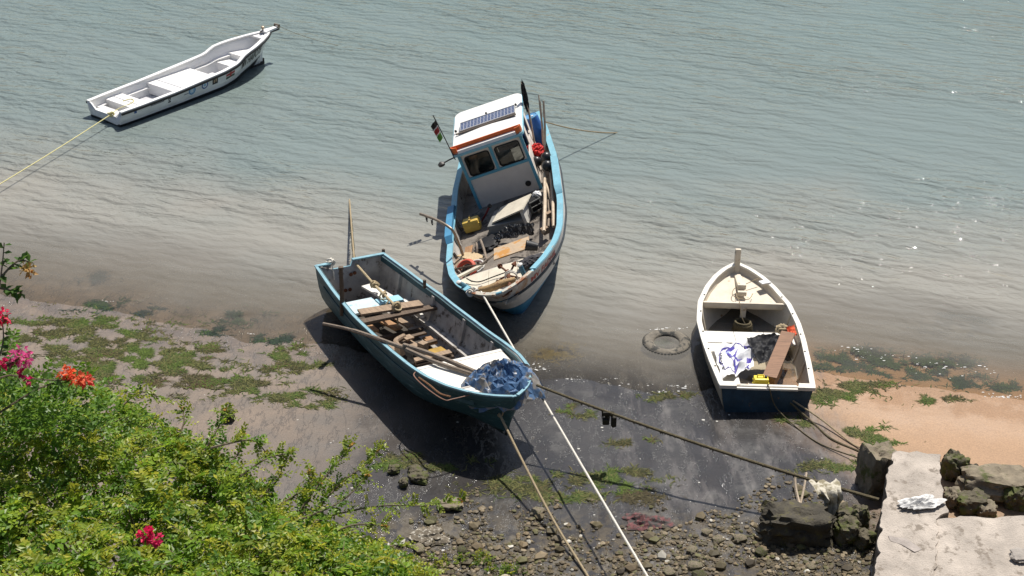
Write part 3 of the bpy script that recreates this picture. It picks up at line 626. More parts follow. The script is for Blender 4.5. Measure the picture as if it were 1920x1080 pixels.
# ------------------------------------------------------------------ concrete quay
CONC = pm('old pink grey concrete', (.40, .35, .30), .9, .3, 1.6, 1., wear=((.22, .185, .15), .55, 4.), bscale=34)
CONCD = pm('dark concrete edge', (.16, .135, .11), .9, .4, 5, 1.)  # darker tone for the vertical faces of the slabs
QZ = 1.32
def slab(poly, z0, z1, seed, amp=.085):
    """ragged edged slab: polygon in plan, subdivided, edges crumbled"""
    pts = []
    for i in range(len(poly)):
        a, b = Vector((*poly[i], 0)), Vector((*poly[(i + 1) % len(poly)], 0)); n = max(1, int((b - a).length / .07))
        for k in range(n):
            q = a.lerp(b, k / n); pts.append(q + Vector((noise.noise(q * 5 + Vector((seed, 0, 0))), noise.noise(q * 5 + Vector((0, seed, 9))), 0)) * amp)
    cen = sum(pts, Vector()) / len(pts); mb = MB(); n = len(pts)
    rings = [[Vector((q.x, q.y, z0)) for q in pts], [Vector((q.x, q.y, z1 - .05 + .03 * noise.noise(q * 7))) for q in pts], [cen + (q - cen) * .985 + Vector((0, 0, z1 - .006 + .014 * noise.noise(q * 6 + Vector((3, 3, 3))))) for q in pts]]
    vs = [q for r in rings for q in r]; fs = []; mi = []
    for k in range(2):
        for i in range(n): fs.append((k * n + i, k * n + (i + 1) % n, (k + 1) * n + (i + 1) % n, (k + 1) * n + i)); mi.append(1 if k == 0 else 0)
    fs.append(tuple(2 * n + i for i in range(n))); mi.append(0)
    mb.add(vs, fs); mb.mi = mi; return mb
def q2(px, py, z=QZ): p = G(px, py, z); return (p.x, p.y)
quay = thing('concrete_quay', 'pale rough concrete quay with a narrow stepped end at lower right', 'quay', Matrix.Translation(G(1700, 1000, .4)))
MQ = quay.matrix_world.inverted()
def qpart(name, mb, mats):
    o = mb.build(name, mats); o.data.transform(MQ); o.parent = quay; return o
wall = slab([q2(1676, 842), q2(1720, 843), q2(1762, 850), q2(1764, 905), q2(1776, 958), q2(1757, 970), q2(1756, 1090), q2(1752, 1250), q2(1622, 1250), q2(1640, 1085), q2(1655, 945), q2(1668, 880)][::-1], .1, QZ, 1)
qpart('quay_wall', wall, [CONC, CONCD])
pav = slab([q2(1752, 969), q2(1800, 962), q2(1860, 966), q2(1930, 962), q2(2300, 965), q2(2300, 1250), q2(1744, 1250), q2(1747, 1090)][::-1], .1, QZ - .025, 2, .05)
qpart('paving_slab', pav, [CONC, CONCD])
pat = slab([q2(1665, 1005, QZ), q2(1700, 1010, QZ), q2(1728, 1030, QZ), q2(1715, 1036, QZ), q2(1690, 1022, QZ), q2(1668, 1014, QZ)][::-1], QZ - .02, QZ + .012, 5, .02)
qpart('mortar_patch', pat, [pm('grey mortar', (.33, .29, .26), .9, .2, 6, .6), CONCD])
rock('loose_stone', 'flat grey stone lying on the paving at the right edge', 1912, 1042, 34, .35, .1, 0, pm('grey flat stone', (.30, .27, .24), .9, .2, 8, .5), .7, 31, zc=QZ + .015)
#PART3
# ------------------------------------------------------------------ shared materials of boats and gear
WHITE = pm('white gelcoat', (.80, .79, .77), .35, .04, 3, .03)
OFFW = pm('scuffed white paint', (.66, .64, .59), .6, .12, 4, .2, wear=((.42, .36, .27), .62, 5.))
BLACKR = pm('black rubber', (.012, .012, .013), .5, .2, 10, .1)
GREYIN = pm('grey floor paint', (.50, .50, .52), .6, .08, 5, .1)
CYAN = pm('light blue gloss paint', (.22, .46, .56), .45, .16, 4, .2, wear=((.40, .38, .33), .61, 6.))
TRIM = pm('blue trim paint', (.10, .34, .46), .45, .12, 5, .1)
WORN = pm('worn grey white inner paint', (.38, .355, .325), .75, .3, 2.5, .6, wear=((.11, .09, .072), .555, 4.5))
TEALR = pm('pale teal gunwale', (.20, .36, .42), .5, .18, 4, .3, wear=((.09, .17, .20), .60, 5.))
WOOD = pm('weathered plank', (.30, .215, .145), .8, .3, 3, .5, stretch=(1, 9, 9))
WOODD = pm('dark wet plank', (.11, .075, .05), .7, .35, 3, .5, stretch=(1, 8, 8))
WOODO = pm('orange brown plank', (.33, .18, .085), .7, .3, 3, .4, stretch=(1, 8, 8))
POLE = pm('pale bamboo pole', (.52, .42, .31), .6, .2, 6, .3)
STICK = pm('grey driftwood', (.22, .175, .135), .85, .3, 6, .6)
RUST = pm('rusted iron', (.14, .055, .028), .8, .4, 12, .6, metal=.3)
STEEL = pm('tarnished steel pipe', (.30, .24, .18), .45, .25, 10, .2, metal=.6)
ROPEW = pm('white rope', (.68, .64, .56), .8, .12, 40, .6, bscale=60)
ROPEB = pm('brown rope', (.33, .26, .16), .9, .25, 40, .8, bscale=60)
ROPED = pm('dark weedy rope', (.11, .09, .05), .9, .4, 25, .9, bscale=50)
ROPEY = pm('yellow rope', (.66, .60, .28), .7, .15, 40, .5, bscale=60)
YEL = pm('yellow jerrycan plastic', (.62, .42, .09), .45, .12, 6, .1)
YELB = pm('bright yellow plastic', (.80, .64, .05), .4, .08, 6, .05)
BLUEP = pm('blue drum plastic', (.025, .11, .36), .4, .12, 5, .05)
REDC = pm('red cloth', (.50, .022, .018), .8, .2, 12, .4)
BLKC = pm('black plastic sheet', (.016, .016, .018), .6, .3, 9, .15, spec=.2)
def glass_mat():
    m = bpy.data.materials.new('window glass'); m.use_nodes = True; t = m.node_tree; N = t.nodes; N.remove(N['Principled BSDF'])
    tr = N.new('ShaderNodeBsdfTransparent'); tr.inputs[0].default_value = (.30, .34, .34, 1); gl = N.new('ShaderNodeBsdfGlossy'); gl.inputs['Roughness'].default_value = .03
    fr = N.new('ShaderNodeFresnel'); fr.inputs[0].default_value = 1.5; mx = N.new('ShaderNodeMixShader'); t.links.new(fr.outputs[0], mx.inputs[0]); t.links.new(tr.outputs[0], mx.inputs[1]); t.links.new(gl.outputs[0], mx.inputs[2]); t.links.new(mx.outputs[0], N['Material Output'].inputs[0]); return m
GLASS = glass_mat()
def part(boat, name, mb, mats, smooth=False, parent=None): return mb.build(name, mats, parent or boat.root, smooth=smooth)
def on(boat, name, label, cat, mb, mats, smooth=False, group=None): return single(name, label, cat, mb, mats, boat.M, group, smooth)
def blob(c, r, seed, sq=(1, 1, 1), amp=.3, sub=3, fr=2.):
    bm = bmesh.new(); bmesh.ops.create_icosphere(bm, subdivisions=sub, radius=1)
    for q in bm.verts:
        d = q.co.normalized(); k = 1 + amp * (1 - abs(noise.noise(d * fr + Vector((seed, 0, 0)))) * 2) * .6 + amp * .5 * noise.noise(d * fr * 3 + Vector((0, seed, 0)))
        q.co = Vector((d.x * sq[0], d.y * sq[1], d.z * sq[2])) * r * k + Vector(c)
    bm.verts.index_update(); mb = MB(); mb.add([q.co for q in bm.verts], [[v.index for v in f.verts] for f in bm.faces]); bm.free(); return mb
def torus(mb, c, R1, r, M=None, n=28, k=10, a0=0., a1=2 * math.pi, mi=0):
    M = M or Matrix.Identity(3); full = abs(a1 - a0 - 2 * math.pi) < 1e-4
    pts = [Vector(c) + M @ Vector((R1 * math.cos(a0 + (a1 - a0) * i / n), R1 * math.sin(a0 + (a1 - a0) * i / n), 0)) for i in range(n + (0 if full else 1))]
    if full: pts = pts + [pts[0]]
    return mb.tube(pts, r, k, mi, caps=not full)
def quadp(boat, pix, z, th=.03):
    """board whose four corners are read off the photograph on a level of the boat"""
    P = [boat.loc(x, y, z) for x, y in pix]; return MB().prism([(q.x, q.y) for q in P], z - th, z)

# ================================================================== white open boat
HP = Hull(6.6, [(0, .79), (.1, .83), (.35, .85), (.6, .84), (.72, .77), (.82, .62), (.9, .43), (.96, .24), (1, .05)],
          [(0, .46), (.3, .50), (.6, .60), (.685, .66), (.735, .82), (.78, .87), (.9, .95), (1, 1.02)], [(0, -.12), (.6, -.12), (.85, -.04), (1, .12)], .55,
          [(0, 0), (.4, .0), (.8, .06), (.87, .3), (.885, .50), (.935, .53), (1, 1)], [(0, 0), (.12, .1), (.3, .26), (.5, .45), (.62, .56), (.70, .60), (1, 1)], kb=9, kz=5)
P = Boat('white_open_boat', 'long white fibreglass open boat afloat, moored by a yellow rope', 'boat', (-11.865, 42.025, .0), 51.2, .25, -.7, HP)
pw = band_mat('white hull with black bottom', [(0., (.012, .013, .014)), (.34, (.72, .72, .71))], .3, .006, wear=[((.5, .48, .42), .70, 3., (1, 1, 1))])
HP.shell('hull', [pw, WHITE, WHITE], P.root, .05, top=[(-.70, .46), (-.48, .28), (.42, .28), (.64, .46)])
mb = MB(); l, r = HP.rail(44)
for pa, sg in ((l, 1), (r, -1)):
    mb.sweep(pa if sg == 1 else pa, .13 * sg, .035, 0., .02 * sg)
part(P, 'gunwale', mb, WHITE, True)
mb = MB()
for pa, sg in ((l, 1), (r, -1)): mb.sweep(pa, .045 * sg, .06, .065, .045 * sg)
part(P, 'rub_rail', mb, BLACKR, True)
for pa in HP.rail(40, .03, .93, 0, .58):
    mb = MB(); sg = 1 if pa[0].y < 0 else -1; mb.sweep(pa, .12 * sg, .025, 0, -.03 * sg); part(P, 'side_ledge', mb, WHITE, True)
part(P, 'floor', HP.plate(.3, 6.0, .04, .02, .05, 20), GREYIN)
part(P, 'stern_bench', HP.plate(.62, 1.22, .36, .30, .05, 6), WHITE)
part(P, 'splash_well', HP.plate(.05, .42, lambda x: .16 + .2 * x, .1, .05, 4), WHITE)
part(P, 'engine_deck', HP.plate(2.2, 3.85, .40, .34, .05, 10), WHITE)
mb = MB(); mb.bar((2.55, -.72, .408), (2.55, .72, .408), .02, .012); part(P, 'hatch_seam', mb, GREYIN)
mb = MB(); mb.bar((.9, -.7, .366), (.9, .7, .366), .025, .012); part(P, 'bench_seam', mb, GREYIN)
mb = MB(); mb.bbox((3.97, -.25, .22), (.18, .3, .34), .02); part(P, 'step_box', mb, WHITE)
part(P, 'bow_seat', HP.plate(4.75, 5.25, .40, .34, .05, 6), WHITE)
part(P, 'bow_locker', HP.plate(5.25, 6.2, .58, .5, .05, 8), WHITE)
part(P, 'bow_deck', HP.plate(6.08, 6.58, lambda x: HP.sheer(x) - .005, .05, .02, 6), WHITE)
mb = MB(); mb.prism([(6.35, -.15), (6.7, -.09), (6.98, -.07), (6.98, .07), (6.7, .09), (6.35, .15)], 1.03, 1.09); mb.box((6.8, 0, 1.0), (.3, .03, .1)); o = part(P, 'bow_plate', mb, WHITE)
mb = MB(); mb.prism([(6.6, -.10), (6.99, -.078), (6.99, .078), (6.6, .10)], .985, 1.028); part(P, 'bow_fender', mb, BLACKR)
mb = MB(); mb.tube([(6.95, -.1, 1.14), (6.95, .1, 1.14)], .035); mb.box((6.95, -.09, 1.1), (.1, .02, .1)); mb.box((6.95, .09, 1.1), (.1, .02, .1)); part(P, 'bow_roller', mb, STEEL)
mb = MB(); mb.lathe([(.03, 0), (.03, .12), (.06, .14), (.06, .18), (.02, .2)], (6.4, .06, 1.03), 10); mb.bar((6.28, .06, 1.06), (6.52, .06, 1.06), .05, .03); part(P, 'cleat', mb, STEEL, True)
mb = MB(); mb.prism([(5.55, -.03), (6.28, -.025), (6.28, .025), (5.55, .03)], -.16, .22); part(P, 'skeg', mb, BLACKR)
# printed marks on the starboard side
def pdecal(name, verts, faces, x0, h0, sx, mat, off=.006):
    mb = MB(); b_, zs_, zk_ = HP.bz((x0 + .3) / HP.L); sh = 1 / (zs_ - zk_)
    mb.add(HP.decal(verts, lambda a, b: (x0 + a * sx, h0 + b * sh, -1), off), faces); part(P, name, mb, mat)
INK = pm('black print', (.012, .012, .014), .5, .1, 9, 0); INKB = pm('blue print', (.03, .09, .28), .5, .2, 30, 0); INKL = pm('light blue print', (.25, .45, .62), .5, .15, 30, 0); INKR = pm('red print', (.33, .03, .03), .5, .1, 9, 0); INKW = pm('white print', (.75, .75, .75), .5, .05, 9, 0)
v, f = text_mesh('MV HAIPOTEI', .34, .008); pdecal('lettering', v, f, 4.75, .60, .62, INK, .012)
def disc(r, n=20, r0=0.):
    v = [(r * math.cos(i * 2 * math.pi / n), r * math.sin(i * 2 * math.pi / n)) for i in range(n)]
    if not r0: return v, [tuple(range(n))]
    v += [(r0 * math.cos(i * 2 * math.pi / n), r0 * math.sin(i * 2 * math.pi / n)) for i in range(n)]
    return v, [(i, (i + 1) % n, n + (i + 1) % n, n + i) for i in range(n)]
def rect(x, y, w, h, n=4):
    v = []; 
    for i in range(n + 1): v += [(x + w * i / n, y), (x + w * i / n, y + h)]
    return v, [(2 * i, 2 * i + 2, 2 * i + 3, 2 * i + 1) for i in range(n)]
def sticker(name, x, h, items):
    for nm, (v, f), mat, off in items: pdecal(nm, v, f, x, h, 1, mat, off)
sticker('', 2.62, .78, [('round_badge', disc(.14), INKL, .005), ('badge_mark', rect(-.06, -.05, .03, .1), INKW, .008), ('badge_mark', rect(0.0, -.06, .03, .1), INKW, .008), ('badge_mark', disc(.125, 20, .105), INKB, .008), ('badge_caption', rect(-.12, -.19, .24, .022), INK, .005)])
sticker('', 3.12, .79, [('round_badge', disc(.12), INKW, .005), ('badge_mark', disc(.125, 20, .085), INKB, .008), ('badge_mark', disc(.05, 12), INKL, .008)])
sticker('', 3.45, .79, [('square_badge', rect(-.02, -.11, .22, .22), INK, .005), ('badge_mark', rect(.03, -.06, .04, .1), pm('tan print', (.4, .3, .2), .5), .008), ('badge_mark', rect(.10, -.04, .05, .1), pm('tan print', (.4, .3, .2), .5), .008)])
sticker('', 4.0, .79, [('flag_sticker', rect(0, .05, .40, .07), INK, .005), ('flag_sticker', rect(0, -.045, .40, .075), INKR, .005), ('flag_sticker', rect(0, -.135, .40, .07), pm('dark green print', (.015, .05, .025), .5), .005), ('flag_sticker', rect(0, .032, .40, .016), INKW, .005), ('flag_sticker', rect(0, -.063, .40, .016), INKW, .005), ('flag_shield', ([(.2 + .05 * math.cos(a), -.008 + .1 * math.sin(a)) for a in np.linspace(0, 6.283, 12, endpoint=False)], [tuple(range(12))]), INKR, .009)])
sticker('', 1.75, .80, [('small_crest', disc(.05, 10), INK, .005), ('small_crest', rect(-.05, -.11, .1, .045), INK, .005), ('small_crest', disc(.02, 8), INKW, .008)])
for x, h, w in ((1.05, .80, .5), (1.05, .90, .55), (1.95, .95, .55), (2.3, .70, .25)): sticker('', x, h, [('caption_line', rect(0, 0, w, .022), pm('grey print', (.12, .12, .16), .6), .005)])
sticker('', .45, .76, [('corner_mark', rect(0, -.02, .09, .08), INKB, .005)])

# ================================================================== small dinghy on the mud
HD = Hull(5.06, [(0, .95), (.2, 1.04), (.4, 1.1), (.55, 1.11), (.7, 1.01), (.82, .79), (.9, .56), (.96, .31), (1, .05)],
          [(0, .64), (.3, .63), (.55, .66), (.8, .82), (1, 1.02)], [(0, 0), (.7, 0), (1, .12)], .35,
          [(0, 0), (.5, .0), (.84, .04), (.9, .25), (.94, .5), (.97, .78), (1, 1)], [(0, 0), (.2, .1), (.4, .25), (.58, .42), (.74, .6), (.88, .8), (1, 1)])
D = Boat('dinghy', 'small cream dinghy with dark blue transom aground at the water edge', 'boat', (5.139, 26.504, -.016), 89.9, 2.7, 1.84, HD)
CREAM = pm('dirty cream paint', (.62, .55, .44), .65, .14, 3, .3, wear=((.36, .24, .13), .60, 4.))
CREAMR = pm('scuffed white gunwale', (.68, .65, .58), .55, .1, 4, .3, wear=((.30, .40, .45), .66, 7.))
dm = band_mat('cream hull with dirty bottom', [(0., (.10, .085, .05)), (.16, (.50, .43, .32))], .6, .05, wear=[((.2, .16, .1), .62, 4., (1, 1, 1))])
HD.shell('hull', [dm, CREAM, CREAMR], D.root, .045)
mb = MB(); tr = [(-.02, HD.wh(0, h, -1).y * 1.0, HD.wh(0, h, -1).z) for h in (.06, .25, .5, .78, .97)]; tr2 = [(x, -y, z) for x, y, z in tr[::-1]]
poly = tr + tr2; n = len(poly); mb.add([(x - .006, y * .985, z) for x, y, z in poly] + [(x - .02, y * .985, z) for x, y, z in poly], [tuple(range(n)), tuple(range(2 * n - 1, n - 1, -1))] + [(i, n + i, n + (i + 1) % n, (i + 1) % n) for i in range(n)])
part(D, 'transom_board', mb, pm('dark blue worn paint', (.018, .05, .08), .55, .4, 4, .4, wear=((.16, .10, .05), .63, 5.)))
mb = MB(); l, r = HD.rail(44)
for pa, sg in ((l, 1), (r, -1)): mb.sweep(pa, .11 * sg, .05, .015, .03 * sg)
part(D, 'gunwale', mb, CREAMR, True)
mb = MB(); mb.prism([(-.06, -.62), (-.06, .62), (.12, .62), (.12, -.62)], .585, .625); part(D, 'transom_cap', mb, CREAMR)
mb = MB(); mb.prism([(-.06, .62), (-.06, .97), (.12, .97), (.12, .66)], .60, .675); part(D, 'transom_corner', mb, CREAMR)
mb = MB(); mb.prism([(-.06, -.62), (.12, -.66), (.12, -.97), (-.06, -.97)], .60, .675); part(D, 'transom_corner', mb, CREAMR)
for sd in (1, -1):
    for u in (.15, .3, .45, .62, .75):
        mb = MB(); q = HD.wh(u, 1, sd); mb.lathe([(.02, 0), (.02, .012)], (q.x, q.y - sd * .05, q.z + .036), 8); part(D, 'rowlock_socket', mb, BLACKR)
part(D, 'floor', HD.plate(.06, 3.9, .07, .03, .05, 14), CREAM)
fd = HD.plate(3.62, 4.95, lambda x: HD.sheer(x) - .13, .05, .03, 10); part(D, 'foredeck', fd, CREAM)
mb = MB(); w = HD.half(3.62, .72, .05); mb.box((3.6, 0, .70), (.06, 2 * w, .10)); part(D, 'deck_beam', mb, CREAM)
mb = MB(); mb.bbox((4.45, 0, .82), (.75, .15, .12), .02); mb.bbox((4.15, 0, .9), (.16, .2, .12), .02); mb.bbox((3.98, 0, .80), (.10, .2, .10), .015); part(D, 'bow_knee', mb, CREAM)
mb = MB(); mb.bbox((5.02, 0, 1.08), (.12, .13, .66), .02, Matrix.Rotation(R(6), 3, 'Y')); sp_ = part(D, 'stem_post', mb, CREAM)
mb = MB(); mb.lathe([(.025, 0), (.025, .14)], (5.04, -.07, 1.32), 8, Matrix.Rotation(R(-90), 3, 'X')); part(D, 'peg_hole', mb, BLACKR, parent=sp_)
for i, (a, b) in enumerate(((-1.2, -.36), (-.35, .30), (.31, 1.2))): part(D, 'thwart_board', HD.plate(2.3, 2.82, .42, .04, .05, 4, a, b), OFFW)
part(D, 'side_bench', HD.plate(.35, 2.3, .40, .04, .05, 8, .45, 1.3), OFFW)
mb = MB(); mb.box((1.6, .45, .24), (1.4, .03, .3)); part(D, 'bench_front', mb, CREAM)
for x in (3.2, 2.05, 1.2):
    for sd in (1, -1):
        mb = MB(); mb.tube([(x, sd * HD.half(x, z_, .065), z_) for z_ in (.08, .2, .35, .5, HD.sheer(x) - .02)], .02, 6); part(D, 'frame_rib', mb, CREAM)
mb = MB(); mb.bar((3.58, 0, .1), (3.58, 0, .66), .12, .05, (1, 0, 0)); part(D, 'deck_post', mb, CREAM)
# things lying in the dinghy
mb = MB()
for k in range(7): torus(mb, (3.38 + .02 * rng.random(), .02 * rng.random(), .11 + .045 * k), .21 - .008 * k + .015 * rng.random(), .028, n=22, k=6)
on(D, 'rope_coil', 'thick dark rope coiled on the dinghy floor under the foredeck', 'rope', mb, ROPED, True)
def cloth(boat, corners, z, nu, nv, amp, seed, zf=None, fr=3.):
    """wrinkled sheet over four corners given in the photograph; returns fn(u,v)->local point"""
    P = [boat.loc(x, y, (z[i] if hasattr(z, '__len__') else z)) for i, (x, y) in enumerate(corners)]
    def fn(u, v):
        q = P[0] * (1 - u) * (1 - v) + P[1] * u * (1 - v) + P[2] * u * v + P[3] * (1 - u) * v
        w = amp * (1.3 * (1 - 2 * abs(noise.noise(Vector((u * fr + seed, v * fr, 0))))) * .5 + .35 * noise.noise(Vector((u * fr * 2.7, v * fr * 2.7, seed))) + .15 * noise.noise(Vector((u * fr * 6, v * fr * 6, seed))))
        e = .06 * noise.noise(Vector((u * 4 + seed, v * 4, 3)))
        return Vector((q.x + e, q.y + e * .7, q.z + w + (zf(u, v) if zf else 0)))
    return fn
ban = cloth(D, [(1334, 650), (1418, 643), (1412, 692), (1352, 718)], (.5, .52, .44, .5), 30, 30, .19, 3.3, fr=2.6)
WHC = pm('white banner vinyl', (.74, .74, .74), .5, .06, 6, .1); PUR = pm('purple blue print', (.055, .04, .27), .5, .1, 10, 0)
bt = thing('banner', 'white printed vinyl banner with purple fish crumpled in the dinghy', 'banner', D.M @ Matrix.Translation(ban(.5, .5)))
def bput(name, mb, mat, smooth=True):
    o = mb.build(name, mat, smooth=smooth, ang=80); o.data.transform(Matrix.Translation(-ban(.5, .5))); o.parent = bt; return o
mb = MB(); mb.grid(ban, 40, 40); bput('sheet', mb, WHC)
def bdec(name, v, f, mat, off=.008):
    mb = MB(); out = []
    for a, b in v:
        q = ban(a, b); n = (ban(a + .01, b) - q).cross(ban(a, b + .01) - q).normalized(); n = n if n.z > 0 else -n; out.append(q + n * off)
    mb.add(out, f); bput(name, mb, mat)
def arc(cx, cy, r0, r1, a0, a1, n=30):
    v = []
    for i in range(n + 1):
        a = a0 + (a1 - a0) * i / n; v += [(cx + r0 * math.cos(a), cy + r0 * math.sin(a)), (cx + r1 * math.cos(a), cy + r1 * math.sin(a))]
    return v, [(2 * i, 2 * i + 2, 2 * i + 3, 2 * i + 1) for i in range(n)]
bdec('ring_print', *arc(.48, .5, .40, .425, R(95), R(300)), PUR)
def stripgrid(pts_a, pts_b, n=10):
    v = []; 
    for i in range(len(pts_a)):
        for k in range(n + 1): t = k / n; v.append((pts_a[i][0] * (1 - t) + pts_b[i][0] * t, pts_a[i][1] * (1 - t) + pts_b[i][1] * t))
    return v, [(i * (n + 1) + k, (i + 1) * (n + 1) + k, (i + 1) * (n + 1) + k + 1, i * (n + 1) + k + 1) for i in range(len(pts_a) - 1) for k in range(n)]
bdec('fish_print', *stripgrid([(.36, .12), (.50, .16), (.62, .28), (.66, .5), (.60, .74), (.49, .94)], [(.30, .20), (.27, .40), (.36, .54), (.42, .64), (.44, .76), (.455, .95)]), PUR)
bdec('band_print', *stripgrid([(.70, .08), (.74, .3), (.80, .6), (.72, .95)], [(.98, .10), (.97, .3), (.97, .6), (.88, .97)]), PUR)
bdec('fin_print', *stripgrid([(.30, .28), (.26, .34), (.30, .46)], [(.40, .24), (.36, .36), (.38, .48)]), pm('grey blue print', (.28, .33, .5), .5))
v, f = text_mesh('S TOWN', .13, .004); bdec('lettering', [(.075 + .0 - b * .9 + .06, .74 - a * .75) for a, b in v], f, INK)
sh = cloth(D, [(1398, 640), (1476, 628), (1478, 668), (1424, 690)], (.60, .72, .62, .50), 30, 30, .16, 8.1, fr=3.)
mb = MB(); mb.grid(sh, 36, 36); on(D, 'black_sheet', 'black plastic sheet bundled across the dinghy beside the banner', 'plastic sheet', mb, BLKC, True)
s2 = cloth(D, [(1448, 632), (1474, 626), (1481, 650), (1470, 655)], (.66, .68, .66, .62), 12, 12, .05, 2.2)
mb = MB(); mb.grid(s2, 14, 14); fo = on(D, 'banner_scrap', 'folded white corner of banner with purple print on the black sheet', 'banner', mb, WHC, True)
mb = MB(); mb.grid(lambda u, v: s2(.25 + .5 * u, .15 + .45 * v) + Vector((0, 0, .012)), 8, 8); o = mb.build('purple_print', PUR, smooth=True); o.data.transform(Matrix.Translation(-(D.Mi @ fo.matrix_world.translation))); o.parent = fo
a = D.loc(1478, 624, .80); b = D.loc(1443, 708, .62)
mb = MB(); mb.bar(a, b, .29, .05); on(D, 'brown_plank', 'wide brown plank lying slanted over the dinghy right side', 'plank', mb, pm('red brown plank', (.22, .12, .07), .7, .3, 3, .3, stretch=(8, 1, 8)))
mb = MB(); mb.bar(a.lerp(b, .6) + Vector((0, 0, -.18)), b + Vector((.06, .0, -.17)), .26, .26); on(D, 'wooden_box', 'brown wooden box under the lower end of the wide plank in the dinghy', 'box', mb, WOODO)
oc = cloth(D, [(1474, 615), (1490, 612), (1494, 632), (1480, 632)], (.66, .7, .6, .6), 10, 10, .06, 5.)
mb = MB(); mb.grid(oc, 12, 12); on(D, 'orange_cloth', 'orange red cloth tucked at the top of the wide plank in the dinghy', 'cloth', mb, pm('orange red cloth', (.62, .10, .035), .8, .15, 9, .2), True)
mb = blob(D.loc(1467, 617, .6), .12, 4., (1, 1, .8), .5, 3, 3.); on(D, 'rope_bundle', 'small tan knot of rope beside the orange cloth in the dinghy', 'rope', mb, ROPEB)
def jerrycan(boat, c, d, rot, mat, name, label, capm=BLACKR):
    t = thing(name, label, 'jerrycan', boat.M @ Matrix.Translation(c) @ Matrix.Rotation(rot, 4, 'Z'))
    mb = MB(); mb.bbox((0, 0, d[2] / 2), d, min(d) * .16); mb.build('body', mat, t, smooth=True)
    for k in (.33, .66):
        mb = MB(); mb.bbox((0, 0, d[2] * k), (d[0] + .012, d[1] + .012, .018), .004); mb.build('rib', mat, t)
    mb = MB(); mb.tube([(-d[0] * .3, 0, d[2] - .01), (-d[0] * .25, 0, d[2] + .05), (d[0] * .12, 0, d[2] + .05), (d[0] * .18, 0, d[2] - .01)], .016, 8); mb.build('handle', mat, t, smooth=True)
    mb = MB(); mb.lathe([(.03, 0), (.03, .045), (.02, .05)], (d[0] * .32, 0, d[2] - .005), 12); mb.build('cap', capm, t, smooth=True)
    return t
jerrycan(D, D.loc(1425, 729, .38), (.30, .20, .27), R(-90), YELB, 'jerrycan', 'bright yellow jerrycan with black cap at the dinghy stern')
mb = MB(); mb.tube(through([D.loc(1361, 724, .62), D.loc(1385, 722, .64), D.loc(1412, 721, .6)]), .016, 6); on(D, 'stick', 'thin pale stick lying along the dinghy stern', 'stick', mb, POLE, True)
mb = MB(); mb.tube([D.loc(1459, 640, .72), D.loc(1449, 671, .6)], .022, 7); on(D, 'red_stick', 'short red brown stick lying on the black sheet', 'stick', mb, pm('red brown stick', (.26, .09, .06), .6), True)
mb = MB(); q = D.loc(1434, 529, .93); mb.bbox(q, (.16, .24, .03), .006, R(25)); on(D, 'white_packet', 'small white packet on the dinghy right bow rail', 'packet', mb, WHC)
mb = MB(); mb.tube(through([(4.3, -.1, .86), (4.0, .12, .79), (3.6, .1, .76), (3.4, .05, .5), (3.3, -.1, .25), (3.0, -.2, .15), (2.85, -.22, .44)]), .009, 5); mb.tube(through([(4.5, -.45, .95), (4.3, -.1, .87), (4.15, .15, .83), (3.9, .2, .77), (3.75, -.1, .76), (4.0, -.25, .79)]), .009, 5)
on(D, 'thin_line', 'thin pale line trailing over the dinghy foredeck and thwart', 'rope', mb, ROPEB, True)

# ================================================================== truck tyre
p = G(1250, 642, 0); gz = ground(p.x, p.y); mb = MB()
prof = []
for i in range(15):
    a = R(-80) + R(340) * i / 14
    prof.append((.40 + .125 * math.cos(a), .075 * math.sin(a)))
mb.lathe(prof, (p.x, p.y, max(gz, -.12) + .10), 40, Matrix.Rotation(R(3), 3, 'X'))
tmb = mb; mb = MB(); cz = max(gz, -.12) + .10
for i in range(44):
    a_ = i * 2 * math.pi / 44; mb.box((p.x + .522 * math.cos(a_), p.y + .522 * math.sin(a_), cz - .02), (.03, .05, .11), a_)
tread = mb; mb = tmb
ty = single('tyre', 'old tyre lying half sunk in the shallows between the boats', 'tyre', mb, pm('silty worn rubber', (.17, .15, .12), .85, .35, 6, .6, wear=((.04, .04, .036), .52, 5.)), smooth=True)
o = tread.build('tread', pm('dark tread rubber', (.03, .03, .028), .8, .3, 9, .3)); o.data.transform(ty.matrix_world.inverted()); o.parent = ty
#PART4
# ================================================================== blue wooden boat
HB = Hull(7.71, [(0, .845), (.15, .97), (.33, 1.08), (.5, 1.1), (.7, 1.1), (.78, 1.06), (.86, .92), (.92, .70), (.96, .47), (.985, .25), (1, .06)],
          [(0, 1.05), (.2, .95), (.4, .91), (.6, .92), (.75, .98), (.9, 1.05), (1, 1.09)], [(0, .0), (.7, 0), (.9, .02), (1, .10)], .30,
          [(0, 0), (.45, .0), (.72, .06), (.84, .25), (.92, .5), (.97, .78), (1, 1)], [(0, 0), (.14, .12), (.32, .28), (.52, .46), (.72, .64), (.88, .82), (1, 1)], blend=(.6, .98))
B = Boat('blue_wooden_boat', 'old teal blue wooden boat aground with a blue tarpaulin on its bow', 'boat', (-3.72, 31.21, -.015), -60.7, -4.05, -3.35, HB)
bm_ = band_mat('worn teal hull paint', [(0., (.02, .03, .028)), (.10, (.030, .085, .104)), (.90, (.042, .112, .138))], .55, .05,
               wear=[((.015, .04, .05), .60, 2.5, (.5, 1, 1.6)), ((.13, .21, .23), .565, 6., (.4, 1, 2.2)), ((.30, .20, .06), .715, 1.7, (1, 1, 1))])
HB.shell('hull', [bm_, WORN, TEALR], B.root, .05, top=[(-.50, 1.05), (-.47, .93), (.05, .93), (.10, 1.05)][::1] and [(-.50, 1.05), (-.46, .92), (.0, .92), (.05, 1.05)])
mb = MB(); l, r = HB.rail(44)
for pa, sg in ((l, 1), (r, -1)): mb.sweep(pa, .065 * sg, .03, .0, .02 * sg)
part(B, 'gunwale', mb, TEALR, True)
mb = MB()
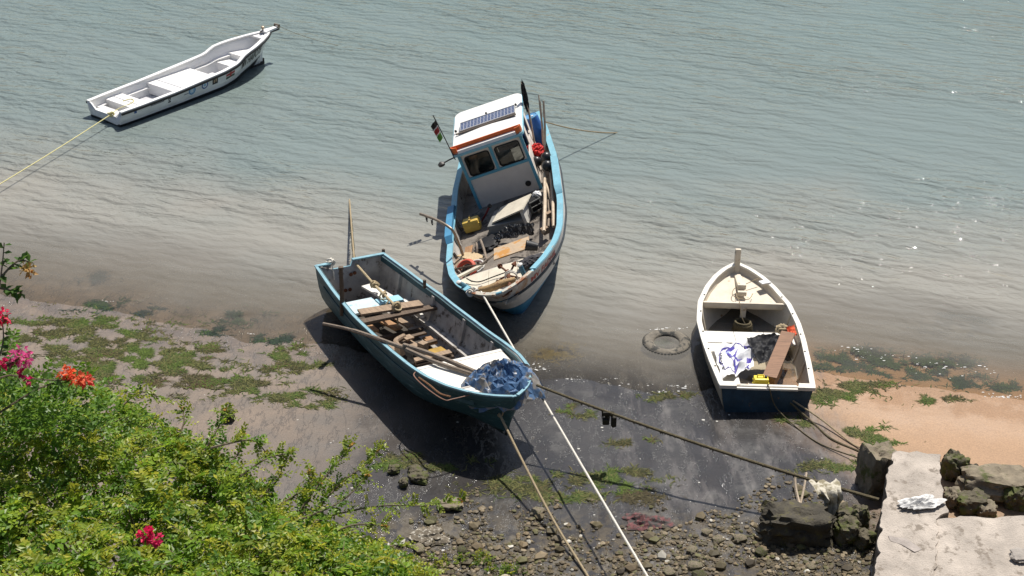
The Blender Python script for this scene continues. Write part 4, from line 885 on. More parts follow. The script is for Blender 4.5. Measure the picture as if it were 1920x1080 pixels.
for pa, sg in ((l, 1), (r, -1)): mb.sweep([q + Vector((0, -sg * -.05, 0)) for q in pa], .035 * sg, .13, .14, -.01 * sg)
part(B, 'inner_rail', mb, pm('dark teal rail', (.03, .075, .09), .6, .3, 4, .3), True)
for pa, sg in zip(HB.rail(40, .04, .93, 0, .74), (1, -1)):
    mb = MB(); mb.sweep(pa, .03 * sg, .07, .03, .028 * sg); part(B, 'rub_strake', mb, pm('teal strake', (.03, .085, .105), .6, .35, 4, .3), True)
mb = MB(); mb.box((.03, .45, 1.065), (.1, .80, .03)); part(B, 'transom_cap', mb, TEALR); mb = MB(); mb.box((.03, -.66, 1.065), (.1, .34, .03)); part(B, 'transom_cap', mb, TEALR)
for pa, sg in zip(HB.rail(40, .02, .8, 0, .28), (1, -1)):
    mb = MB(); mb.sweep(pa, .16 * sg, .05, 0, -.05 * sg); part(B, 'side_stringer', mb, WORN, True)
for x in (.9, 2.35, 3.75, 5.0):
    for sd in (1, -1):
        mb = MB(); pts = [Vector((x, sd * HB.half(x, z_, .085), z_)) for z_ in (.05, .12, .25, .45, .65, .86)]
        for i in range(len(pts) - 1): mb.bar(pts[i], pts[i + 1] + (pts[i + 1] - pts[i]) * .05, .10, .07, (0, sd, 0))
        part(B, 'frame_rib', mb, WORN)
    mb = MB(); mb.box((x, 0, .1), (.09, 2 * HB.half(x, .1, .06), .12)); part(B, 'floor_frame', mb, WOODD)
part(B, 'bilge_floor', HB.plate(.1, 6.6, .055, .02, .06, 14), pm('dark bilge', (.05, .04, .03), .5, .5, 3, .4))
# stern seat and thwarts
part(B, 'stern_seat', HB.plate(1.05, 1.7, .52, .05, .06, 6, -1.2, .05), pm('pale blue flaking paint', (.48, .58, .60), .6, .1, 4, .3, wear=((.22, .42, .52), .55, 3.)))
part(B, 'stern_seat', HB.plate(1.25, 1.55, .55, .05, .06, 4, .05, .62), pm('light blue seat paint', (.28, .50, .60), .6, .12, 4, .3))
mb = MB(); mb.bar((.35, .25, .5), (1.4, .42, .5), .28, .05); part(B, 'seat_bearer', mb, OFFW); mb = MB(); mb.bar((1.4, .7, .46), (2.4, .66, .46), .10, .06); part(B, 'seat_bearer', mb, OFFW)
def lplank(name, label, p0, p1, z, w, th, mat, cat='plank', zb=None, group=None):
    a = B.loc(*p0, z); b = B.loc(*p1, z if zb is None else zb); mb = MB(); mb.bar(a, b, w, th); mb.v = [q + Vector((rng.uniform(-.012, .012), rng.uniform(-.012, .012), 0)) for q in mb.v]
    return on(B, name, label, cat, mb, mat, group=group)
lplank('thwart_plank', 'broken brown plank laid across the blue boat as a seat', (674, 586), (790, 569), .70, .30, .05, WOOD)
mb = MB(); w = HB.half(2.45, .62, .05); mb.box((2.42, 0, .64), (.2, 2 * w, .06)); part(B, 'thwart', mb, WOODD)
F0 = [((716, 600), (748, 617), .26, .22, WOODO, 'orange brown bottom board, left of the pair under the thwart plank'), ((738, 594), (770, 612), .26, .16, WOOD, 'tan bottom board, right of the pair under the thwart plank'),
      ((690, 612), (702, 622), .30, .22, WOODO, 'orange brown board against the blue boat near side'), ((757, 640), (783, 655), .28, .28, WOOD, 'wide grey brown bottom board amid the blue boat'),
      ((765, 633), (798, 624), .34, .10, WOODD, 'dark narrow crosspiece, upper of two amid the blue boat'), ((785, 648), (818, 638), .34, .10, WOODD, 'dark narrow crosspiece, lower of two amid the blue boat'),
      ((800, 633), (812, 645), .22, .2, WOODO, 'orange board between the two dark crosspieces'), ((806, 662), (832, 655), .20, .26, pm('yellow stained board', (.36, .22, .04), .5, .3, 4, .3), 'yellow stained board in the blue boat bilge'),
      ((776, 676), (845, 660), .38, .16, WOOD, 'long crosspiece plank just behind the white foredeck'), ((780, 684), (850, 668), .30, .12, WOODD, 'dark plank in the shade of the white foredeck'),
      ((728, 648), (742, 660), .34, .2, WOOD, 'short tan board by the pole lashing'), ((760, 630), (770, 636), .40, .2, WOOD, 'small tan block lying on the upper crosspiece')]
for p0, p1, z, w, m_, lb in F0: lplank('bottom_board', lb, p0, p1, z, w, .045, m_, group='loose boards in the blue boat')
for px, py, s, lb in ((750, 657, .17, 'pale sawn block beside the blue boat near side'), (793, 650, .17, 'sawn wood block standing on the lower crosspiece')):
    mb = MB(); mb.bbox(B.loc(px, py, .42), (s, s, .2), .012, R(20)); on(B, 'wood_block', lb, 'block', mb, WOOD)
part(B, 'curved_knee', MB().tube(through([B.loc(758, 630, .42), B.loc(742, 640, .40), B.loc(750, 652, .34)]), .06, 8), WOOD, True)
# foredeck
fdx = B.loc(779, 697, .84).x
part(B, 'foredeck', HB.plate(5.45, 6.75, .86, .04, .10, 8), pm('white board', (.72, .69, .62), .7, .08, 3, .2, wear=((.45, .40, .32), .68, 5.)))
part(B, 'bow_deck', HB.plate(6.72, 7.55, .97, .05, .06, 8), OFFW)
mb = MB(); mb.box((5.4, 0, .80), (.10, 2 * HB.half(5.4, .8, .06), .14)); part(B, 'deck_beam', mb, OFFW)
mb = MB(); mb.box((6.74, 0, .9), (.05, 2 * HB.half(6.74, .9, .06), .16)); part(B, 'deck_step', mb, WORN)
mb = MB(); q = HB.wh(.985, .62, -1); torus(mb, (7.45, -.17, .68), .09, .016, Matrix.Rotation(R(70), 3, 'X') @ Matrix.Identity(3), n=16, k=6); part(B, 'mooring_ring', mb, ROPEB, True)
for nm, z0, px, py in (('stake', .95, 641, 571),):
    q = B.loc(px, py, .90); mb = MB(); mb.tube([q + Vector((0, 0, -.25)), q + Vector((.02, 0, .3)), q + Vector((.05, -.02, .86))], [.055, .05, .045], 8); mb.tube([q + Vector((.05, -.02, .85)), q + Vector((.05, -.02, .9))], .06, 8); part(B, 'stake', mb, WOODD, True)
for px, py in ((719, 476), (796, 534)):
    q = B.loc(px, py, 1.0); mb = MB(); mb.bbox(q + Vector((0, 0, .02)), (.06, .06, .2), .01); part(B, 'rail_peg', mb, WOODD)
for px, py, z in ((648, 506, .72), (656, 504, .74), (652, 548, .35), (661, 547, .35)):
    q = B.loc(px, py, z); mb = MB(); mb.lathe([(.045, 0), (.045, .02)], (.062, q.y, q.z), 8, Matrix.Rotation(R(90), 3, 'Y')); part(B, 'rust_bolt', mb, RUST)
# poles, tarp, rod
mb = MB(); A0 = B.loc(606, 607, 1.05); A1 = B.loc(700, 632, 1.0); A2 = B.loc(764, 655, .95); mb.tube(through([A0, A0.lerp(A1, .5) + Vector((0, 0, .03)), A1, A2]), [.035] * 10 + [.045] * 15, 8)
on(B, 'driftwood_pole', 'bent grey pole sticking out over the blue boat near side', 'pole', mb, STICK, True)
mb = MB(); mb.tube(through([B.loc(757, 647, 1.02), B.loc(820, 668, 1.0), B.loc(890, 697, .97)]), .05, 8); on(B, 'driftwood_pole', 'upper of two grey poles resting on the white foredeck', 'pole', mb, STICK, True)
mb = MB(); mb.tube(through([B.loc(762, 655, .98), B.loc(815, 678, .95), B.loc(888, 702, .93)]), .042, 8); on(B, 'driftwood_pole', 'lower of two grey poles resting on the white foredeck', 'pole', mb, STICK, True)
rg = cloth(B, [(758, 652), (772, 655), (776, 686), (766, 686)], (1.0, .98, .5, .5), 10, 14, .1, 6.); mb = MB(); mb.grid(rg, 12, 16); on(B, 'lashing_rag', 'grey rag lashing the poles together on the blue boat', 'rag', mb, pm('grey rag', (.12, .115, .11), .9, .3, 9, .4), True)
tc0 = B.loc(944, 706, 1.1)
# crumpled plastic: coarse random facets, creased, then softened a little
tr_ = random.Random(21); NA, NR = 40, 13; ctl = {}
for i in range(NA):
    for j in range(NR + 1):
        a_ = 2 * math.pi * (i + tr_.uniform(-.42, .42)) / NA; v_ = (j + (tr_.uniform(-.4, .4) if 0 < j < NR else 0)) / NR
        ed = 1 + .16 * noise.noise(Vector((math.cos(a_) * 1.5, math.sin(a_) * 1.5, 4))) + (tr_.uniform(-.06, .06) if j == NR else 0)
        dx, dy = math.cos(a_) * v_ * ed * .72, math.sin(a_) * v_ * ed * .80
        hz = .32 * (1 - v_ ** 2) + .13 * noise.noise(Vector((dx * 2.2, dy * 2.2, 9))) + tr_.uniform(-.055, .055) * (1 if j else .3) - .26 * max(0, v_ - .75) / .25 * (1 if dx > -.2 else .35)
        ctl[i, j] = Vector((tc0.x + dx, tc0.y + dy, 1.0 + hz))
mb = MB(); mb.v = [ctl[i, j] for i in range(NA) for j in range(NR + 1)]
mb.f = []
for i in range(NA):
    for j in range(NR):
        q_ = [i * (NR + 1) + j, ((i + 1) % NA) * (NR + 1) + j, ((i + 1) % NA) * (NR + 1) + j + 1, i * (NR + 1) + j + 1]
        mb.f += [(q_[0], q_[1], q_[2]), (q_[0], q_[2], q_[3])] if (i + j) % 2 else [(q_[0], q_[1], q_[3]), (q_[1], q_[2], q_[3])]
mb.mi = [0] * len(mb.f)
TARP = pm('blue grey tarpaulin', (.06, .125, .24), .36, .5, 3., .4, wear=((.22, .205, .185), .49, 2.6), bscale=20, spec=.35)
on(B, 'tarpaulin', 'crumpled blue tarpaulin heaped over the blue boat bow', 'tarpaulin', mb, TARP, False)
mb = MB(); mb.tube(through([B.loc(786, 694, .93), B.loc(776, 704, 1.0), B.loc(800, 728, 1.0), B.loc(832, 749, 1.0), B.loc(850, 748, 1.0), B.loc(902, 735, 1.0)], 8), .012, 6); on(B, 'bent_rod', 'bent copper coloured rod along the edge of the blue boat bow', 'rod', mb, pm('copper rod', (.24, .13, .09), .5, .2, 9, .1), True)
mb = MB(); mb.tube(through([B.loc(785, 708, .98), B.loc(805, 722, .95), B.loc(825, 738, .98), B.loc(845, 744, .98)]), .02, 6); on(B, 'rope_strand', 'rusty brown rope lying inside the bent rod', 'rope', mb, pm('rusty rope', (.2, .1, .05), .9, .3, 30, .8), True)
# ropes inside the blue boat
mb = MB(); K0 = B.loc(661, 488, .98); K1 = B.loc(701, 533, .72); K2 = B.loc(744, 576, .76)
mb.tube(through([K0, K0.lerp(K1, .5), K1, K1.lerp(K2, .5), K2]), .03, 7)
for q, s_ in ((K1, .07), (K1.lerp(K2, .45), .05), (K2, .09)):
    for k in range(4): torus(mb, q + Vector((rng.uniform(-.04, .04), rng.uniform(-.04, .04), rng.uniform(-.02, .03))), s_, .022, Matrix.Rotation(rng.uniform(0, 3), 3, 'X') @ Matrix.Rotation(rng.uniform(0, 3), 3, 'Y'), n=14, k=6)
mb.tube(through([K1.lerp(K2, .35), B.loc(712, 560, .55), B.loc(728, 562, .62), B.loc(722, 575, .5)]), .018, 6); mb.tube([K2, B.loc(746, 612, .3)], .02, 6)
on(B, 'knotted_rope', 'tan knotted rope running from the notched transom to the thwart plank', 'rope', mb, pm('tan rope', (.45, .36, .22), .9, .2, 40, .8, bscale=60), True)
S0 = B.w((-.02, B.loc(661, 486, 1.).y, .96)); S1 = G(655, 372, -.03)
mb = MB(); pts = catline(S0, S1, .06, 30); mb.tube(pts, .022, 6); o = single('stern_rope', 'weed hung stern rope of the blue boat running into the water', 'rope', mb, ROPEB, smooth=True)
wv = []; wf = []; wc = []
def fringe(pts, n, ln, tones, v=wv, f=wf, c=wc, t0=0., t1=1.):
    for _ in range(n):
        t = rng.uniform(t0, t1) * (len(pts) - 1); i = min(int(t), len(pts) - 2); q = pts[i].lerp(pts[i + 1], t - i); l_ = ln * rng.uniform(.4, 1.2); w = .018; a = rng.uniform(0, 3.14); d = Vector((math.cos(a), math.sin(a), 0)) * w; o_ = len(v)
        e = Vector((rng.uniform(-.04, .04), rng.uniform(-.04, .04), -l_)); v += [q - d, q + d, q + e * .5 + d * .8, q + e * .5 - d * .8, q + e]; f += [(o_, o_ + 1, o_ + 2, o_ + 3), (o_ + 3, o_ + 2, o_ + 4)]; k = rng.choice(tones); c += [(*k, 1)] * 5
fringe(pts, 420, .14, [(.10, .13, .03), (.07, .09, .03), (.13, .12, .05)], t0=.05, t1=.75)
o2 = raw('weed_fringe', wv, wf, color_mat('rope weed', .6, .1), wc); o2.data.transform(o.matrix_world.inverted()); o2.parent = o
mb = MB(); q = B.loc(621, 490, 1.09)
for k in range(6): torus(mb, q + Vector((rng.uniform(-.05, .05), rng.uniform(-.08, .08), rng.uniform(-.03, .03))), .06, .02, Matrix.Rotation(rng.uniform(0, 3), 3, 'X') @ Matrix.Rotation(rng.uniform(0, 3), 3, 'Y'), n=12, k=6)
mb.tube([q, q + Vector((.1, 0, -.2)), q + Vector((.1, .02, -.42))], .012, 5); on(B, 'rope_knot', 'white rope knot tied on the left corner of the blue boat transom', 'rope', mb, ROPEW, True)
#PART5
# ================================================================== cabin fishing boat
HC = Hull(9.6, [(0, 1.02), (.1, 1.2), (.3, 1.4), (.55, 1.46), (.7, 1.43), (.79, 1.30), (.87, 1.06), (.93, .77), (.97, .48), (.99, .26), (1, .08)],
          [(0, 1.50), (.2, 1.38), (.4, 1.33), (.58, 1.33), (.75, 1.42), (.9, 1.60), (1, 1.71)], [(0, .05), (.3, 0), (.75, .05), (.9, .16), (1, .30)], 1.25,
          [(0, 0), (.30, .04), (.62, .15), (.84, .34), (.95, .58), (.99, .8), (1, 1)], [(0, 0), (.16, .12), (.34, .28), (.54, .46), (.74, .65), (.89, .83), (1, 1)], blend=(.5, .98))
K = Boat('cabin_fishing_boat', 'white and blue wooden fishing boat with wheelhouse, listing in the shallows', 'boat', (.279, 39.135, -.274), -89.8, 1.2, 20.16, HC)
kh = band_mat('white and blue hull paint', [(0., (.02, .13, .27)), (.20, (.035, .20, .36)), (.40, (.02, .10, .16)), (.41, (.56, .55, .54)), (.705, (.06, .25, .38)), (.735, (.02, .025, .03)), (.755, (.60, .58, .55))], .5, .018,
              wear=[((.42, .40, .36), .66, 5., (.6, 1, 1.6))], rust=(8.5, 9.1, .755, (.33, .15, .055)))
HC.shell('hull', [kh, WORN, CYAN], K.root, .06)
l, r = HC.rail(44, 0., .935); l2, r2 = HC.rail(60, .925, 1.)
for pa, sg in ((l, 1), (r, -1)):
    mb = MB(); mb.sweep(pa, .15 * sg, .04, 0., .03 * sg); part(K, 'gunwale', mb, CYAN, True)
mb = MB()
for pa, sg in ((l2, 1), (r2, -1)): mb.sweep(pa, .11 * sg, .034, 0., .028 * sg)
part(K, 'bow_rail', mb, pm('rust stained white rail', (.50, .46, .38), .6, .2, 5, .3, wear=((.26, .10, .04), .52, 5.)), True)
for pa, sg in zip(HC.rail(40, .0, .99, 0, .745), (1, -1)):
    mb = MB(); mb.sweep(pa, .05 * sg, .05, .02, .04 * sg); part(K, 'rub_rail', mb, pm('dark rub rail', (.03, .04, .05), .6, .4, 6, .4), True)
# raised bulwark ahead of the cabin on the low side, and step in the rail on the high side
for sd, u0, u1 in ((-1, .40, .60), (1, .30, .52)):
    pa = [HC.wh(u0 + (u1 - u0) * i / 12, 1, sd) for i in range(13)]; mb = MB(); n = len(pa)
    prof = [min(1, i / 1.0, (12 - i) / 1.0) * .14 for i in range(13)]
    vs = []
    for q, hh in zip(pa, prof): vs += [q + Vector((0, sd * .02, .04)), q + Vector((0, sd * .05, .045 + hh)), q + Vector((0, -sd * .12, .045 + hh)), q + Vector((0, -sd * .10, .04))]
    fs = [(i * 4 + k, i * 4 + (k + 1) % 4, i * 4 + 4 + (k + 1) % 4, i * 4 + 4 + k) for i in range(n - 1) for k in range(4)]
    mb.add(vs, fs); part(K, 'bulwark_rise', mb, pm('shaded light blue paint', (.07, .25, .42), .5, .15, 5, .2) if sd < 0 else CYAN, True)  # low side: shade on the light blue rim is put into its colour
DECKM = pm('grimy shadowed deck paint', (.19, .165, .14), .75, .35, 2.5, .4, wear=((.06, .05, .042), .52, 3.))  # base colour holds both grime and the dark shadow over the deck
part(K, 'main_deck', HC.plate(.1, 7.5, .93, .05, .07, 20), DECKM)
FDK = pm('cream deck board', (.62, .56, .45), .65, .14, 3, .25, wear=((.38, .22, .09), .66, 2.5))
for a, b in ((-1.6, -.42), (-.41, .28), (.29, 1.6)): part(K, 'foredeck_board', HC.plate(7.55, 9.42, lambda x: 1.30 + .03 * (x - 7.5), .04, .08, 10, a, b), FDK)
mb = MB(); w = HC.half(7.52, 1.1, .07); mb.box((7.53, 0, 1.1), (.05, 2 * w, .38)); part(K, 'foredeck_bulkhead', mb, WORN)
for x in (4.3, 5.2, 6.1, 7.0):
    for sd in (1, -1):
        mb = MB(); pts = [Vector((x, sd * HC.half(x, z_, .10), z_)) for z_ in (.95, 1.1, 1.3)]
        for i in range(2): mb.bar(pts[i], pts[i + 1], .09, .06, (0, sd, 0))
        part(K, 'bulwark_frame', mb, WORN)
v, f = text_mesh('MV FADHIL', .24, .004)
mb = MB(); mb.add(HC.decal(v, lambda a, b: (9.02 - a * 1.15, .80 + b * .62, 1), .008), f); part(K, 'lettering', mb, pm('faded red lettering', (.42, .07, .06), .7, .3, 14, 0, wear=((.58, .54, .5), .62, 12.)))
# wheelhouse
XW, XB, YW, ZD, ZR = 3.45, 1.32, .83, .93, 2.52
CABW = pm('cabin white paint', (.70, .63, .56), .55, .07, 3, .1, wear=((.40, .34, .28), .71, 6.))
mb = MB(); mb.box((XW - .03, 0, (ZD + 1.80) / 2), (.05, 2 * YW, 1.80 - ZD)); fw = part(K, 'front_panel', mb, CABW)
mb = MB(); mb.lathe([(.075, 0), (.075, .03)], (XW - .01, .56, 1.18), 16, Matrix.Rotation(R(90), 3, 'Y')); part(K, 'vent_hole', mb, BLACKR, parent=fw)
mb = MB(); mb.box((XW - .03, 0, 2.49), (.05, 2 * YW, .09)); part(K, 'front_header', mb, CABW)
def rrect(w, h, r, n=5):
    out = []
    for cx, cy, a0 in ((w / 2 - r, h / 2 - r, 0), (-w / 2 + r, h / 2 - r, 90), (-w / 2 + r, -h / 2 + r, 180), (w / 2 - r, -h / 2 + r, 270)):
        for i in range(n + 1): a = R(a0 + 90 * i / n); out.append((cx + r * math.cos(a), cy + r * math.sin(a)))
    return out
for yc in (-.40, .40):
    w, h = .70, .64; zc = 2.125; inn = rrect(w - .07, h - .09, .07); n = len(inn); out = []
    for (a, b) in inn:
        s_ = min((w + .06) / 2 / max(abs(a), 1e-6), (h) / 2 / max(abs(b), 1e-6)); out.append((a * s_, b * s_))
    mb = MB()
    for x0, x1 in ((XW - .055, XW - .005),):
        vs = [(x1, yc + a, zc + b) for a, b in out] + [(x1, yc + a, zc + b) for a, b in inn] + [(x0, yc + a, zc + b) for a, b in inn] + [(x0, yc + a, zc + b) for a, b in out]
        mb.add(vs, [(k * n + i, k * n + (i + 1) % n, (k + 1) * n + (i + 1) % n, (k + 1) * n + i) for k in range(3) for i in range(n)])
    wf_ = part(K, 'window_frame', mb, CABW)
    mb = MB(); mb.tube([(XW, yc + a, zc + b) for a, b in inn] + [(XW, yc + inn[0][0], zc + inn[0][1])], .018, 6); part(K, 'gasket', mb, BLACKR, parent=wf_)
    mb = MB(); mb.add([(XW - .03, yc + a, zc + b) for a, b in inn], [tuple(range(n))]); part(K, 'glass', mb, GLASS, parent=wf_)
mb = MB(); mb.box((XW + .012, 0, 1.80), (.03, 2 * YW + .06, .07)); part(K, 'sill_trim', mb, TRIM)
for yc in (-YW + .01, 0, YW - .01):
    mb = MB(); z0 = ZD if abs(yc) > .1 else 1.8; mb.box((XW + .014, yc, (z0 + 2.5) / 2), (.03, .075, 2.5 - z0)); part(K, 'corner_trim', mb, TRIM)
for sd in (1, -1):
    y = sd * (YW - .025); mb = MB()
    mb.box(((XW + XB) / 2, y, (ZD + 1.78) / 2), (XW - XB - .05, .05, 1.78 - ZD)); mb.box(((XW + XB) / 2, y, 2.46), (XW - XB - .05, .05, .14))
    for xa, xb in ((XW - .20, XW - .04), (2.2, 2.5), (XB, 1.6)): mb.box(((xa + xb) / 2, y, 2.09), (xb - xa, .05, .62))
    sw_ = part(K, 'side_wall', mb, CABW)
    for xa, xb in ((2.5, XW - .20), (1.6, 2.2)):
        mb = MB(); mb.box(((xa + xb) / 2, y, 2.09), (xb - xa, .012, .62)); part(K, 'glass', mb, GLASS, parent=sw_)
mb = MB(); mb.box((XB, -.5, 1.7), (.05, .64, 1.6)); mb.box((XB, .62, 1.7), (.05, .4, 1.6)); mb.box((XB, 0, 2.3), (.05, 1.6, .42)); part(K, 'rear_wall', mb, CABW)
mb = MB(); mb.bbox((2.3, -.2, 1.3), (.5, .9, .7), .03); part(K, 'engine_box', mb, pm('pale blue box', (.30, .42, .46), .6))
def roundrect(x0, x1, hw, r, n=6):
    out = []
    for cx, cy, a0 in ((x1 - r, hw - r, 0), (x0 + r, hw - r, 90), (x0 + r, -hw + r, 180), (x1 - r, -hw + r, 270)):
        for i in range(n + 1): a = R(a0 + 90 * i / n); out.append((cx + r * math.cos(a), cy + r * math.sin(a)))
    return out
RX0, RX1, RW = 1.14, 3.66, .93
ro = roundrect(RX0, RX1, RW, .16); mb = MB(); n = len(ro)
def rz(x, y): return ZR + .20 - .05 * (y / RW) ** 2 + .02 * (x - RX0) / 2.5
ri_ = [(2.4 + (x - 2.4) * .985, y * .975) for x, y in ro]
vs = [Vector((x, y, ZR + .08)) for x, y in ro] + [Vector((x, y, rz(x, y) - .03)) for x, y in ro] + [Vector((x, y, rz(x, y))) for x, y in ri_]
fs = [(k * n + i, k * n + (i + 1) % n, (k + 1) * n + (i + 1) % n, (k + 1) * n + i) for k in range(2) for i in range(n)] + [tuple(range(n))[::-1]]
mb.add(vs, fs); nx, nyy = 10, 12
o = len(mb.v)
mb.v += [Vector((2.4, 0, rz(2.4, 0)))]; mb.f += [(2 * n + i, 2 * n + (i + 1) % n, o) for i in range(n)]; mb.mi += [0] * n
roof = part(K, 'roof', mb, pm('white roof paint', (.78, .77, .74), .5, .05, 3, .05, wear=((.5, .46, .4), .73, 8.)), True)
mb = MB(); mb.sweep([Vector((x, y, ZR + .10)) for x, y in ro if x > RX1 - .3], -.03, .21, .02, -.03) ; part(K, 'visor', mb, pm('orange red visor paint', (.60, .125, .025), .5, .12, 5, .15, wear=((.65, .6, .52), .70, 9.)))
mb = MB(); mb.sweep([Vector((x, y, ZR + .045)) for x, y in ro + [ro[0]]], -.04, .065, .0, -.02); part(K, 'roof_trim', mb, CYAN)
# solar panel
def solar_mat():
    m = bpy.data.materials.new('solar cells'); m.use_nodes = True; t = m.node_tree; N = t.nodes; L = t.links; p_ = N['Principled BSDF']; p_.inputs['Roughness'].default_value = .18
    tc = N.new('ShaderNodeTexCoord'); br = N.new('ShaderNodeTexBrick'); br.offset = 0; br.inputs['Scale'].default_value = 1; br.inputs['Mortar Size'].default_value = .006; br.inputs['Brick Width'].default_value = .0925; br.inputs['Row Height'].default_value = .09
    br.inputs['Color1'].default_value = (.035, .055, .13, 1); br.inputs['Color2'].default_value = (.05, .075, .16, 1); br.inputs['Mortar'].default_value = (.5, .5, .52, 1)
    mp = N.new('ShaderNodeMapping'); mp.inputs['Rotation'].default_value = (0, 0, R(90)); L.new(tc.outputs['Object'], mp.inputs[0]); L.new(mp.outputs[0], br.inputs['Vector']); L.new(br.outputs[0], p_.inputs['Base Color']); return m
zr_ = ZR + .235
sp0 = thing('solar_panel', 'long dark solar panel fixed on the wheelhouse roof', 'solar panel', K.M @ Matrix.Translation((2.35, .04, zr_)))
mb = MB(); mb.box((0, 0, 0), (.47, 1.46, .03)); mb.build('cells', solar_mat(), sp0)
mb = MB()
for a, b in (((-.245, -.75), (-.245, .75)), ((.245, -.75), (.245, .75)), ((-.25, -.74), (.25, -.74)), ((-.25, .74), (.25, .74))): mb.bar((*a, .002), (*b, .002), .022, .05)
mb.build('frame', STEEL if False else pm('aluminium frame', (.55, .55, .53), .4, .05, 5, 0, metal=.5), sp0)
mb = MB(); mb.bar((2.64, -.82, ZR + .215), (2.64, .80, ZR + .215), .05, .03); part(K, 'roof_batten', mb, pm('dark batten', (.12, .10, .08), .7), parent=roof)
for q in ((2.05, .80, ZR + .2), (2.45, -.83, ZR + .2), (2.0, 0, ZR + .215)):
    mb = MB(); mb.lathe([(.03, 0), (.03, .045), (.015, .06)], q, 8); part(K, 'roof_fitting', mb, BLACKR, parent=roof)
# flag staff, lamp, mast
fs0 = Vector((3.62, -.90, 2.55)); top = K.loc(813, 205, 3.75); top = Vector((3.5, -1.02, 3.75))
fl = thing('flag_staff', 'thin staff with a small black red and green flag on the wheelhouse corner', 'flag', K.M @ Matrix.Translation(fs0))
mb = MB(); mb.tube([(0, 0, -.05), (-.03, -.04, .6), (-.10, -.10, 1.22)], .013, 6); mb.build('staff', BLACKR, fl, smooth=True)
for k, (z0, z1, m_) in enumerate(((.96, 1.10, INK), (.93, .96, INKW), (.80, .93, INKR), (.77, .80, INKW), (.60, .77, pm('green cloth', (.12, .30, .05), .8)))):
    mb = MB(); mb.grid(lambda u, v: Vector((-.07 + .03 * math.sin(u * 6 + v), -.085 - u * (.17 - .1 * (1.1 - (z0 + (z1 - z0) * v))), z0 + (z1 - z0) * v - .12 * u)), 6, 3); mb.build('flag_band', m_, fl, smooth=True)
mb = MB(); mb.tube([(3.6, -.88, 2.56), (3.62, -1.05, 2.55), (3.62, -1.2, 2.52)], .018, 6); mb.lathe([(.03, -.05), (.085, -.03), (.09, .03), (.04, .07), (.0, .08)], (3.63, -1.27, 2.5), 12); part(K, 'deck_lamp', mb, pm('dark lamp metal', (.06, .055, .05), .5), True)
MB0 = K.loc(1003, 274, 1.3); mst = thing('signal_pole', 'rough pole with a furled black flag beside the wheelhouse roof', 'pole', K.M @ Matrix.Translation(MB0)); mt_ = K.loc(979, 155, 3.15) - MB0
mb = MB(); mb.tube(through([Vector((0, 0, 0)), mt_ * .5 + Vector((.02, .02, 0)), mt_]), .027, 7); mb.build('staff', POLE, mst, smooth=True)
mb = blob((0, 0, 0), .085, 3., (.62, .62, 4.2), .7, 4, 2.5); mb.v = [mt_.to_track_quat('Z', 'Y').to_matrix() @ q + mt_ * .78 for q in mb.v]; mb.build('furled_flag', BLKC, mst, smooth=True)
# barrel, floats, cloth, poles on the high side
bx_ = K.loc(1006, 246, 1.4); by = 1.10; bxx = bx_.x
ba = thing('barrel', 'blue plastic barrel standing on the side deck behind the wheelhouse', 'barrel', K.M @ Matrix.Translation((bxx, bx_.y, .94)))
mb = MB(); mb.lathe([(.17, 0), (.19, .03), (.2, .2), (.195, .22), (.2, .24), (.2, .58), (.195, .6), (.2, .62), (.19, .88), (.17, .92)], (0, 0, 0), 24); mb.build('body', BLUEP, ba, smooth=True)
mb = MB(); mb.lathe([(.178, .90), (.182, .935), (.165, .94), (.16, .925), (.0, .922)], (0, 0, 0), 24); mb.build('lid', pm('pale blue lid', (.12, .30, .52), .4), ba, smooth=True)
mb = MB(); mb.lathe([(.03, .922), (.03, .95)], (.06, .05, 0), 10); mb.build('bung', INKW, ba)
mb = blob(K.loc(1006, 283, 1.45), .19, 1.7, (1.1, .9, .8), .5, 4, 2.2); on(K, 'red_cloth', 'bright red cloth bundle beside the black floats', 'cloth', mb, REDC, True)
for px, py, z, lb in ((1006, 303, 1.38, 'left'), (1024, 295, 1.48, 'upper right'), (1026, 311, 1.48, 'lower right')):
    q = K.loc(px, py, z); t_ = thing('float', 'black round fishing float, %s of the three on the side deck' % lb, 'float', K.M @ Matrix.Translation(q), 'black floats on the fishing boat')
    mb = MB(); mb.lathe([(.14 * math.sin(a), -.14 * math.cos(a)) for a in np.linspace(0.01, 3.13, 14)], (0, 0, 0), 18); mb.build('ball', pm('black float plastic', (.022, .022, .024), .32, .2, 8, .05), t_, smooth=True)
    mb = MB(); torus(mb, (0, 0, -.145), .03, .012, Matrix.Rotation(R(90), 3, 'X'), n=12, k=6); mb.build('eye', BLACKR, t_, smooth=True)
PL = [((1010, 178, 2.6), (1020, 300, 1.15), .022, 'thin left upright pole lashed at the stern side'), ((1013, 190, 2.5), (1021, 302, 1.15), .02, 'middle upright pole lashed at the stern side'), ((1019, 189, 2.5), (1022, 292, 1.2), .032, 'thickest upright pole lashed at the stern side'),
      ((1021, 325, 1.3), (1020, 434, 1.2), .045, 'long pale pole, left of those lying beside the wheelhouse'), ((1032, 325, 1.3), (1038, 425, 1.15), .038, 'long pale pole, right of those lying beside the wheelhouse'), ((1022, 340, 1.2), (1035, 385, 1.12), .035, 'short pale pole crossing between the two long ones'), ((1028, 375, 1.1), (1028, 425, 1.05), .03, 'dark stub of pole between the long pale poles')]
for a, b, r_, lb in PL:
    mb = MB(); A, Bq = K.loc(*a), K.loc(*b); mb.tube([A, A.lerp(Bq, .5) + Vector((.02, .02, 0)), Bq], [r_ * .85, r_, r_], 7); on(K, 'fishing_pole', lb, 'pole', mb, POLE if 'dark' not in lb else STICK, True)
